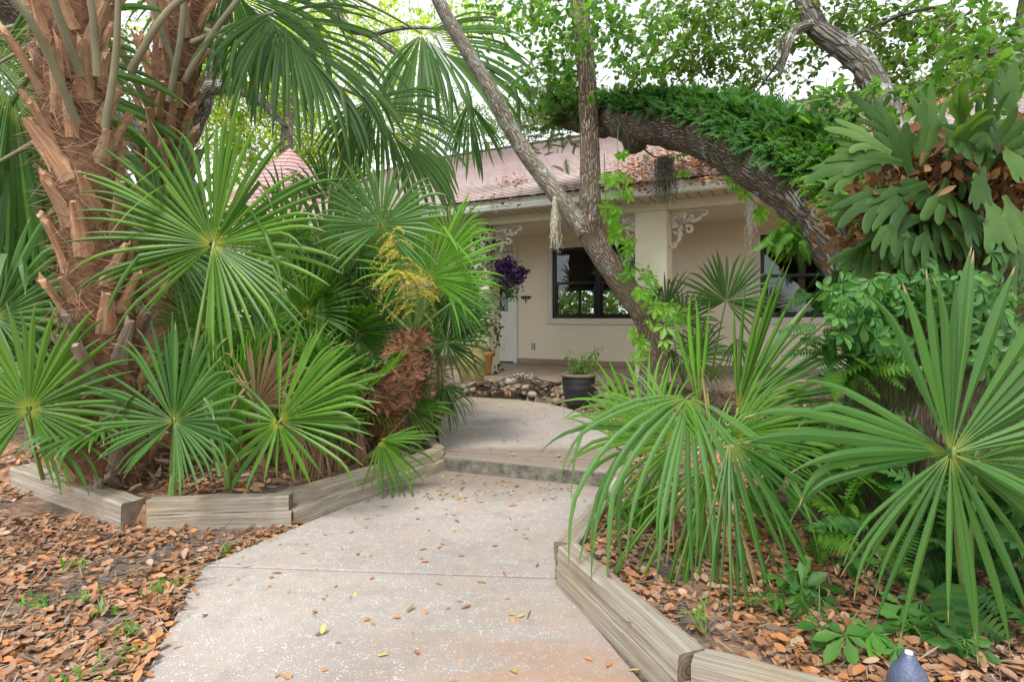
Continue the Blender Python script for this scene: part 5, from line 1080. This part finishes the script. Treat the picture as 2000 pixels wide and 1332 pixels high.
# ferns on and around the foot of the oak
def fern_clump(px, py, Y, r, n, L, mat, label, seed, up_=(0, -.4, .5), z=None, group='ferns around the oak foot'):
    rg = np.random.default_rng(seed); c = np.array(P(px, py, Y)); pos = c+rg.normal(size=(n, 3))*np.array([r, r*.6, r*.7 if z is None else .02])
    o = fern_mass(None, 'fern', pos, np.tile(up_, (n, 1)), L, mat, rg, npin=13); tag(o, label, 'fern', group); return o
fern_clump(1690, 720, 2.40, .07, 24, .16, 'fernbright', 'bright feathery fern on the oak trunk under the creeper', 1)
fern_clump(1640, 690, 2.50, .08, 40, .14, 'fernleaf', 'small dark fern on the left shoulder of the trunk', 2)
fern_clump(1690, 860, 2.42, .08, 12, .18, 'fernleaf', 'fern halfway up the oak trunk, left side', 3)
fern_clump(1680, 960, 2.38, .16, 40, .2, 'fernbright', 'fern clump on the root left of the oak foot', 4)
fern_clump(1900, 1000, 2.25, .14, 60, .22, 'fernleaf', 'fern clump behind the huge fan leaf', 5)
fern_clump(1930, 1120, 2.1, .16, 60, .22, 'fernleaf', 'fern low at the right edge of the picture', 6)
fern_clump(1600, 910, 2.9, .16, 50, .2, 'fernleaf', 'fern behind the drooping strap leaves', 7)
fern_clump(1560, 870, 3.2, .16, 50, .2, 'fernbright', 'fern in the shade at the back of the right bed', 8)
fern_clump(1270, 1010, 2.95, .10, 70, .11, 'fernbright', 'low feathery green tuft inside the right bed corner', 9)
fern_clump(1540, 455, 3.4, .06, 50, .12, 'fernbright', 'yellow-green ferns dangling in front of the right window', 10, up_=(-.1, -.2, -.8))
fern_clump(1640, 560, 2.8, .08, 60, .12, 'fernleaf', 'fern fringe hanging beside the right window edge', 11, up_=(-.2, -.2, -.8))
# seedlings on the litter
SEED = ['deep green seedling left of the blue wrapped pipe', 'bright green seedling just left of the blue wrapped pipe, nearer to it', 'green seedling directly behind the blue wrapped pipe', 'seedling right of the blue wrapped pipe', 'seedling at the bottom edge farthest right of the pipe', 'dark seedling under the tips of the drooping straps', 'seedling between the strap tips and the bottom edge', 'lowest-left dark seedling below the strap leaves', 'small yellow-green seedling beside the right foreground timber', 'seedling against the left foot of the oak trunk', 'seedling at the oak foot under the huge fan leaf']
for k, (px, py, L, mat) in enumerate([(1640, 1275, .11, 'creeperdk'), (1715, 1285, .10, 'creeper'), (1790, 1225, .12, 'creeper'), (1830, 1270, .11, 'creeperdk'), (1880, 1300, .10, 'creeperdk'), (1560, 1170, .12, 'creeperdk'), (1600, 1205, .10, 'creeperdk'), (1540, 1210, .09, 'creeperdk'), (1380, 1240, .06, 'creeperbr'), (1700, 1130, .1, 'creeperdk'), (1760, 1090, .1, 'creeperdk')]):
    g0 = G(px, py, .12); rg = np.random.default_rng(k+70); n = 4; pos = np.array(g0)+rg.normal(size=(n, 3))*np.array([.05, .04, .012])+np.array([0, 0, .07])
    o = creeper('seedling', None, pos, L, mat, k+60, face=(0, -.4, 1)); mb = MB()
    for q in pos: tube(mb, [V(g0)-V((0, 0, .02)), V(q)], [.003, .002], 4, 1)
    mb.build('stem', M['petiole'], o)
    tag(o, SEED[k], 'seedling', 'creeper seedlings in the leaf litter')

# ------------------------------------------------------------------ background trees
def bgtree(loc, h, blobs, label, mat, seed, leafL=.13, n=9, bark='barkdist', trunk=None, parent=None):
    o = plant('oak_tree', loc, label, 'tree', 'trees behind the house and palms'); rg = np.random.default_rng(seed); x, y, z = loc
    pts = [V((x, y, -.1)), V((x+.2, y, h*.35)), V((x-.1, y+.1, h*.6)), V((x+.3, y, h*.9))]
    branch(o, pts, [.28, .22, .16, .05], bark, 'trunk', 10)
    crown(o, blobs, rg, leafL, leafL*.55, n, mat, twigl=.7, tpl=DIAM, tr=.008, sq=.8, dens=2.2); return o
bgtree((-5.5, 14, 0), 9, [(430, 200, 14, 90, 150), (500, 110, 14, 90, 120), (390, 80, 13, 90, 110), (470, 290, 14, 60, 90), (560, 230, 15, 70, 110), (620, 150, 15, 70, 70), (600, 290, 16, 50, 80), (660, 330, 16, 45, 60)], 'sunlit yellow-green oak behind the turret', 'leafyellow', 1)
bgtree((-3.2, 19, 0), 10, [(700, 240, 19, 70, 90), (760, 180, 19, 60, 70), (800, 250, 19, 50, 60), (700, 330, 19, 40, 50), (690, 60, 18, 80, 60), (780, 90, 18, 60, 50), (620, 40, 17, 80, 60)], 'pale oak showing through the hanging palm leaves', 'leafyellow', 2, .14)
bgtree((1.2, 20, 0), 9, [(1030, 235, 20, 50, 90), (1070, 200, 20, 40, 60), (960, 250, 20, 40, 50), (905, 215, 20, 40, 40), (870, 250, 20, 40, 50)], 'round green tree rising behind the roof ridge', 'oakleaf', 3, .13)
bgtree((-9, 12, 0), 8, [(60, 60, 12, 120, 150), (200, 130, 12, 100, 110), (20, 250, 12, 90, 110), (-60, 100, 12, 120, 90), (120, 350, 13, 90, 120), (10, 420, 13, 90, 110), (-40, 560, 12, 90, 90), (60, 600, 13, 80, 90)], 'green oak filling the upper left corner', 'leafmid', 4, .12)
bgtree((12, 20, 0), 8, [(1800, 190, 16, 60, 70), (1900, 170, 16, 60, 80), (1990, 200, 15, 70, 90), (1850, 230, 16, 40, 40)], 'tree beyond the right end of the roof', 'oakleaf', 5, .13)
# shrubs low in the background on the left
def shrub(px, py, Y, r, n, label, mat, seed, L=.09):
    rg = np.random.default_rng(seed); o = plant('shrub', (P(px, py, Y).x, Y, .1), label, 'shrub', 'shrubs behind the palmettos')
    branch(o, [V((P(px, py, Y).x, Y, 0)), V((P(px, py, Y).x, Y, .6)), P(px, py, Y)], [.05, .04, .02], 'barkdist', 'stem', 8)
    crown(o, [(px, py, Y, r, n), (px-r*.6, py+r*.4, Y, r*.7, n//2), (px+r*.6, py+r*.4, Y, r*.7, n//2)], rg, L, L*.5, 9, mat, twigl=.4, tpl=DIAM, tr=.005)
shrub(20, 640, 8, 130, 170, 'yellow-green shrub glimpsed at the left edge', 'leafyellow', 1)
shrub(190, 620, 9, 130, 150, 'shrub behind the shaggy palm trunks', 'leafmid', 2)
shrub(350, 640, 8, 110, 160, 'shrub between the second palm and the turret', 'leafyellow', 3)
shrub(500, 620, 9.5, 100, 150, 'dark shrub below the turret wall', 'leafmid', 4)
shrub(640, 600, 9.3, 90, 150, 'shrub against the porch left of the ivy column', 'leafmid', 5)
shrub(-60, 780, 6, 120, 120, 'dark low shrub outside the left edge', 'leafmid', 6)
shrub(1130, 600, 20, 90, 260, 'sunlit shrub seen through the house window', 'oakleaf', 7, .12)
# old oak limbs behind the palms
t6 = plant('oak_tree', V((-4.6, 8.2, .1)), 'grey-limbed oak behind the two cabbage palms', 'tree', 'trees behind the house and palms')
branch(t6, [V((-4.6, 8.2, 0)), P(380, 500, 8.0), P(330, 330, 7.6), P(200, 200, 7.2), P(110, 120, 6.8), P(20, 20, 6.4), P(-80, -60, 6)], [.3, .26, .22, .2, .17, .15, .13], 'barkdist', 'trunk', 14)
branch(t6, [P(330, 330, 7.6), P(370, 200, 7.4), P(430, 170, 7.2), P(500, 190, 7.0), P(560, 250, 6.9)], [.16, .12, .09, .07, .02], 'barkdist', 'limb', 10)
branch(t6, [P(330, 330, 7.6), P(390, 230, 7.6), P(420, 120, 7.6), P(440, 0, 7.6), P(450, -60, 7.6)], [.14, .10, .09, .08, .06], 'barkdist', 'limb', 10)
branch(t6, [P(440, 0, 7.6), P(560, -40, 7.4), P(640, -10, 7.2), P(672, 50, 7.2), P(725, 70, 7.1), P(790, 120, 7.0), P(810, 150, 7)], [.08, .08, .07, .06, .045, .03, .01], 'barkdist', 'limb', 10)
branch(t6, [P(725, 70, 7.1), P(790, 55, 7.0), P(880, 58, 6.9), P(960, 68, 6.8)], [.03, .025, .018, .008], 'barkdist', 'branch', 8)
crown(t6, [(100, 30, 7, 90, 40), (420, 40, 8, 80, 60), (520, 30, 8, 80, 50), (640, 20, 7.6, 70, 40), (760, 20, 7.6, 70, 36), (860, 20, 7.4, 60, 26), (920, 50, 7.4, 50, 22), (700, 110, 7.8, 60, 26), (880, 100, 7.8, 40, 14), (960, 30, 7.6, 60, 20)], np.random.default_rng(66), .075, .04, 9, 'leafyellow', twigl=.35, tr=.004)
# distant wood closing the view under the horizon
rg = np.random.default_rng(88); N = 26000; a = rg.uniform(-1.3, 1.3, N); rr_ = rg.uniform(26, 34, N); pos = np.stack([np.sin(a)*rr_, np.cos(a)*rr_, rg.random(N)**.8*4.2*(1+.3*np.sin(a*9))], 1)
o = leafcloud('distant_wood', M['leafmid'], pos, rg.normal(size=(N, 3)), rg.normal(size=(N, 3)), rg.uniform(.3, .6, N), .3, tpl=DIAM); kind(o, 'stuff'); o['label'] = 'distant green wood beyond the garden'; o['category'] = 'wood'

# ------------------------------------------------------------------ small objects by the porch
def lathe(prof, n=40, mb=None, c=(0, 0, 0), sx=1.0):
    mb = mb or MB(); k = len(prof); vs = []; fs = []
    for i in range(n):
        a = 2*math.pi*i/n
        for r, z in prof: vs.append((c[0]+r*math.cos(a)*sx, c[1]+r*math.sin(a), c[2]+z))
        for j in range(k-1): fs.append((i*k+j, ((i+1) % n)*k+j, ((i+1) % n)*k+j+1, i*k+j+1))
    mb.add(vs, fs); return mb
c0 = P(1130, 778, 6.75); c0.z = .17
pot = plant('flower_pot', c0, 'large black barrel pot with a weathered rim beside the upper path', 'pot')
lathe([(0, 0), (.135, 0), (.15, .01), (.155, .03), (.175, .12), (.188, .20), (.191, .21), (.187, .22), (.193, .27), (.197, .30), (.193, .31), (.196, .345)], c=c0).build('body', M['pot'], pot, smooth=True)
lathe([(.193, .335), (.210, .34), (.214, .355), (.208, .372), (.192, .374), (.182, .36), (.176, .32), (.172, .30)], c=c0).build('rim', M['potrim'], pot, smooth=True)
lathe([(0, .30), (.10, .305), (.178, .30)], c=c0).build('soil', M['soil'], pot)
bush = plant('potted_plant', c0+V((0, 0, .3)), 'straggly small-leaved plant growing in the black barrel pot', 'plant'); rg = np.random.default_rng(14); pos = []; tw = []
mb = MB()
for k in range(22):
    a = rg.uniform(0, 6.28); e = rg.uniform(.5, 1.4); l = rg.uniform(.2, .42)*(1.1 if k > 15 else .8); o3 = c0+V((rg.normal()*.05, rg.normal()*.05, .28)); tip = o3+V((math.cos(a)*math.cos(e)*l, math.sin(a)*math.cos(e)*l, math.sin(e)*l))
    mid = o3.lerp(tip, .5)+V((0, 0, .03)); tube(mb, [o3, mid, tip], [.005, .003, .0015], 5, 3)
    for j in range(16): f = rg.uniform(.3, 1.05); q = o3.lerp(tip, f)+V((0, 0, .03*math.sin(3*f))); pos.append((q.x+rg.normal()*.018, q.y+rg.normal()*.018, q.z+rg.normal()*.018))
mb.build('stems', M['petdry'], bush); pos = np.array(pos); N = len(pos)
leafcloud('leaves', M['leafnear'], pos, rg.normal(size=(N, 3)), rg.normal(size=(N, 3))+np.array([0, -.3, .8]), rg.uniform(.03, .065, N), rg.uniform(.018, .034, N), bush)
# hanging basket
hb = H(S(995, 1.92), 1.92, 0); hz = 1.2-(545-HY)/F*hb.y; bk = plant('hanging_basket', (hb.x, hb.y, BZ-.02), 'hanging basket of purple flowers under the left scroll bracket', 'hanging basket')
cb = V((hb.x, hb.y, hz)); lathe([(0, -.10), (.06, -.10), (.10, .0), (.11, .02), (.10, .02)], 24, c=cb).build('pot', M['pot'], bk)
for k in range(3):
    a = k*2.09+.4; mb = MB(); tube(mb, [cb+V((.10*math.cos(a), .10*math.sin(a), .02)), V((cb.x, cb.y, BZ-.12))], [.0025]*2, 5, 1); mb.build('hanger', M['bronze'], bk)
mb = MB(); tube(mb, [V((cb.x, cb.y, BZ-.12)), V((cb.x, cb.y, BZ+.0))], [.003]*2, 5, 1); mb.build('hook', M['bronze'], bk)
rg = np.random.default_rng(15)
def cloud(name, mat, cs, L, W, parent, tpl=OVAL):
    pos = np.concatenate([np.array(c)+rg.normal(size=(n, 3))*np.array([r*.5, r*.5, r2*.5]) for c, r, r2, n in cs]); N = len(pos)
    return leafcloud(name, M[mat], pos, rg.normal(size=(N, 3))+np.array([0, -.4, 0]), rg.normal(size=(N, 3))+np.array([0, -.6, .6]), rg.uniform(L*.6, L*1.2, N), rg.uniform(W*.6, W*1.2, N), parent, tpl=tpl)
cloud('flowers', 'purple', [(cb+V((-.03, -.03, .12)), .16, .17, 330), (cb+V((.05, 0, .02)), .16, .13, 240), (cb+V((.17, 0, .08)), .09, .13, 110), (cb+V((-.1, 0, .16)), .11, .12, 130)], .055, .04, bk)['kind'] = 'stuff'
cloud('leaves', 'leafmid', [(cb+V((.03, -.02, -.12)), .13, .16, 170), (cb+V((0.02, 0, -.22)), .08, .12, 70), (cb+V((-.12, 0, -.05)), .1, .1, 40)], .05, .03, bk)['kind'] = 'stuff'
# mossy pot, orange pot left of the path
cq = P(925, 740, 8.2); cq.z = .18; mp = plant('mossy_pot', cq, 'moss-stained yellowish stone pot by the left porch column', 'pot')
lathe([(0, 0), (.15, 0), (.17, .05), (.22, .25), (.24, .45), (.22, .60), (.20, .62), (.19, .58)], c=cq).build('body', M['mossypot'], mp, smooth=True)
cloud('leaves', 'leafyellow', [(cq+V((0, -.1, .75)), .35, .45, 160)], .07, .03, mp)
oq = P(948, 690, 8.5); oq = H(S(945, 2.18), 2.18, FL); op = plant('terracotta_pot', oq, 'orange terracotta pot partly hidden at the foot of the ivy column', 'pot')
lathe([(0, 0), (.09, 0), (.11, .08), (.13, .28), (.15, .30), (.15, .34), (.13, .34), (.12, .30)], c=(oq.x, oq.y, FL)).build('body', M['orangepot'], op, smooth=True)
# driftwood log
lg = plant('log', P(1000, 745, 7.4), 'gnarled driftwood log with a white lichen crust lying on the rocks before the porch', 'log')
branch(lg, [P(930, 760, 7.6), P(965, 755, 7.5), P(990, 745, 7.4), P(1020, 740, 7.35), P(1050, 748, 7.3), P(1070, 762, 7.2)], [.02, .045, .06, .06, .05, .02], 'barkoak', 'trunk', 14, .35)
branch(lg, [P(1040, 742, 7.3), P(1062, 752, 7.25), P(1080, 748, 7.2)], [.05, .06, .03], 'barkoak', 'root', 12, .4)
branch(lg, [P(960, 752, 7.5), P(940, 748, 7.55), P(915, 756, 7.6)], [.05, .04, .015], 'barkoak', 'root', 8, .3)
rgl = np.random.default_rng(3); cc_ = np.array(P(1018, 733, 7.32)); pl_ = cc_+rgl.normal(size=(260, 3))*np.array([.06, .025, .01])+np.array([0, 0, -.005])
leafcloud('lichen_crust', M['white_lichen'], pl_, rgl.normal(size=(260, 3)), np.array([0, 0, 1.0])+rgl.normal(size=(260, 3))*.5, .03, .02, lg)['kind'] = 'stuff'
# blue wrapped pipe in the bottom right corner
bp = G(1778, 1330, .16); bb = plant('wrapped_pipe', bp, 'blue-grey plastic-wrapped pipe stub at the bottom right corner', 'pipe')
lathe([(.0, .08), (.014, .08), (.018, .072), (.025, .056), (.04, .036), (.050, .01), (.056, -.05), (.06, -.12)], 18, c=P(1775, 1332, 1.55)).build('wrap', M['bluewrap'], bb, smooth=True)
lathe([(0, .085), (.009, .085), (.011, .078)], 14, c=P(1775, 1332, 1.55)).build('cap', M['trim'], bb)

# river stones
import bmesh
def stone_mesh(k):
    bm = bmesh.new(); bmesh.ops.create_icosphere(bm, subdivisions=3, radius=1)
    for v in bm.verts: v.co *= 1+.22*mnoise.noise(v.co*1.1+V((k*5, 0, 0)))
    me = bpy.data.meshes.new('river_stone'); bm.to_mesh(me); bm.free(); me.polygons.foreach_set('use_smooth', [True]*len(me.polygons)); me.materials.append(M['stone']); return me
sm_ = [stone_mesh(k) for k in range(6)]; rg = random.Random(77); placed = []
def stone(x, y, z, r, label, grp):
    o = bpy.data.objects.new('river_stone', rg.choice(sm_)); col.objects.link(o); o.location = (x, y, z+r*.3); o.rotation_euler = (rg.uniform(-.2, .2), rg.uniform(-.2, .2), rg.uniform(0, 6)); o.scale = (r, r*rg.uniform(.6, .95), r*rg.uniform(.45, .65)); tag(o, label, 'stone', grp)
for k in range(400):
    px, py = rg.uniform(1060, 1260), rg.uniform(770, 900); q = G(px, py, .14)
    if inpoly(q.x, q.y, PATHUP) or not inpoly(q.x, q.y, RIGHTBED): continue
    r = rg.choice([.02, .025, .03, .035, .05])*rg.uniform(.8, 1.25)
    if any((q.x-a)**2+(q.y-b)**2 < (r+c)**2*.7 for a, b, c in placed): continue
    placed.append((q.x, q.y, r)); stone(q.x, q.y, .125, r, 'small rounded river stone in the bed between the upper path and the forked tree', 'river stones beside the path')
    if len(placed) > 150: break
placed = []
for k in range(900):
    t_ = rg.uniform(2.34, 2.88); q = H(rg.uniform(.2, 3.6), t_, 0)
    if inpoly(q.x, q.y, PATHUP): continue
    r = rg.uniform(.04, .10)
    if any((q.x-a)**2+(q.y-b)**2 < (r+c)**2*.55 for a, b, c in placed): continue
    placed.append((q.x, q.y, r)); stone(q.x, q.y, gh(q.x, q.y)+.01, r, 'flat grey-brown stone in the rock edging around the driftwood log', 'edging stones before the porch')
    if len(placed) > 95: break
# gravel, litter, twigs, leaves on the path
nr = np.random.default_rng(101)
def scatter(name, mat, regions, Lr, Wr, label, cat, tilt=.45, lift=.012, polys=None, avoid=(), curl=.45, tpl=OVALR):
    pts = []; lab_thin = name in ('leaf_litter',)
    for (x0, x1, y0, y1, n) in regions:
        xs_ = nr.uniform(x0, x1, n); ys_ = nr.uniform(y0, y1, n)
        for x, y in zip(xs_, ys_):
            if any(inpoly(x, y, a) for a in avoid): continue
            if polys is not None and not any(inpoly(x, y, a) for a in polys): continue
            if lab_thin and mnoise.noise(V((x*2.2, y*2.2, 1)))+.9*max(0, 1-abs(x+1.75-(y-2.9)*.5)/.35)*(y > 2.1) > .42 and nr.random() < .8: continue
            pts.append((x, y, gh(x, y)+lift*nr.random()+.004) if polys is None or polys[0] is not PATHLOW and polys[0] is not PATHUP else (x, y, .006 if polys[0] is PATHLOW else .135))
    pts = np.array(pts); N = len(pts); d = nr.normal(size=(N, 3)); d[:, 2] *= .18; n_ = np.array([0, 0, 1.0])+nr.normal(size=(N, 3))*tilt
    o = leafcloud(name, M[mat], pts, d, n_, nr.uniform(*Lr, N), nr.uniform(*Wr, N), curl=nr.uniform(-curl*.4, curl, N), tpl=tpl); kind(o, 'stuff'); o['label'] = label; o['category'] = cat; return o
AV = (PATHLOW, PATHUP)
HOUSEP = [tuple(H(a, b, 0))[:2] for a, b in ((-6, 2.25), (11, 2.25), (11, -8), (-6, -8))]
scatter('leaf_litter', 'litter', [(-3.4, -1.1, 1.0, 3.35, 17000), (-5, -3.2, 1.5, 4.5, 4500)], (.02, .062), (.010, .032), 'orange-brown oak leaves covering the ground at the lower left', 'leaf litter', tilt=.35, avoid=AV+(LEFTBED,), lift=.02)
scatter('leaf_litter', 'litter', [(.2, 2.4, 1.0, 3.2, 13000), (.5, 5, 3.2, 7.2, 9000), (2.4, 5, 1.2, 3.2, 3500)], (.02, .06), (.010, .032), 'brown oak leaves covering the right bed under the palms', 'leaf litter', tilt=.4, avoid=AV, polys=[RIGHTBED], lift=.025)
scatter('leaf_litter', 'litter', [(-4, -.5, 3.2, 5.5, 4200), (-5, -.5, 5.5, 8.5, 2500)], (.04, .09), (.02, .035), 'dry leaves among the palmettos in the left bed', 'leaf litter', tilt=.5, avoid=AV, polys=[LEFTBED], lift=.03)
scatter('path_leaves', 'pathleaf', [(-1.6, .8, 1.3, 4.5, 240), (-.6, .8, 3.7, 4.5, 160)], (.02, .05), (.010, .022), 'loose fallen leaves scattered over the lower concrete path', 'fallen leaves', tilt=.1, polys=[PATHLOW], curl=.3)
scatter('path_leaves', 'pathleaf', [(-.9, 1, 3.9, 8, 330)], (.02, .045), (.010, .02), 'small fallen leaves scattered over the upper concrete path', 'fallen leaves', tilt=.1, polys=[PATHUP], curl=.3)
scatter('debris', 'twig', [(-3.4, -1.25, 1.0, 3.15, 3200)], (.03, .15), (.003, .007), 'thin grey twigs and needles strewn over the litter at the lower left', 'twigs', tilt=.15, avoid=AV+(LEFTBED,), lift=.03, curl=.15, tpl=OVAL)
scatter('debris', 'twig', [(.4, 2.4, 1.0, 3.2, 2600), (-3.5, -.8, 3.45, 5, 1600)], (.03, .14), (.003, .007), 'thin grey twigs and needles strewn among the palm stems', 'twigs', tilt=.2, avoid=AV, polys=[RIGHTBED, LEFTBED], lift=.03, curl=.15, tpl=OVAL)
scatter('path_debris', 'twig', [(-1.6, .8, 1.3, 8, 150)], (.02, .07), (.002, .004), 'tiny twigs lying on the concrete path', 'twigs', tilt=.1, polys=[PATHLOW], curl=.1)
scatter('gravel', 'gravel', [(.2, 2.6, 4.2, 7.9, 5500), (-.8, .6, 7.4, 8.3, 1400)], (.015, .04), (.012, .03), 'mixed brown gravel in the bed before the porch', 'gravel', tilt=.8, avoid=AV+(HOUSEP,), lift=.02, curl=.2)
# weeds on the litter
pos = []
for px, py, n in [(70, 1180, 30), (150, 1175, 16), (240, 1240, 26), (150, 1110, 14), (330, 1150, 22), (300, 1160, 10), (440, 1080, 16), (210, 1200, 12), (150, 1330, 20), (330, 1320, 8), (240, 1290, 14)]:
    q = G(px, py, 0)
    for _ in range(n): pos.append((q.x+nr.normal()*.03, q.y+nr.normal()*.03, gh(q.x, q.y)+.01))
pos = np.array(pos); N = len(pos); d = nr.normal(size=(N, 3))*.6+np.array([0, 0, .7]); o = leafcloud('weeds', M['creeper'], pos, d, nr.normal(size=(N, 3)), nr.uniform(.03, .06, N), nr.uniform(.006, .016, N), curl=.4); kind(o, 'stuff'); o['label'] = 'tiny green weeds sprouting through the leaf litter'; o['category'] = 'weeds'
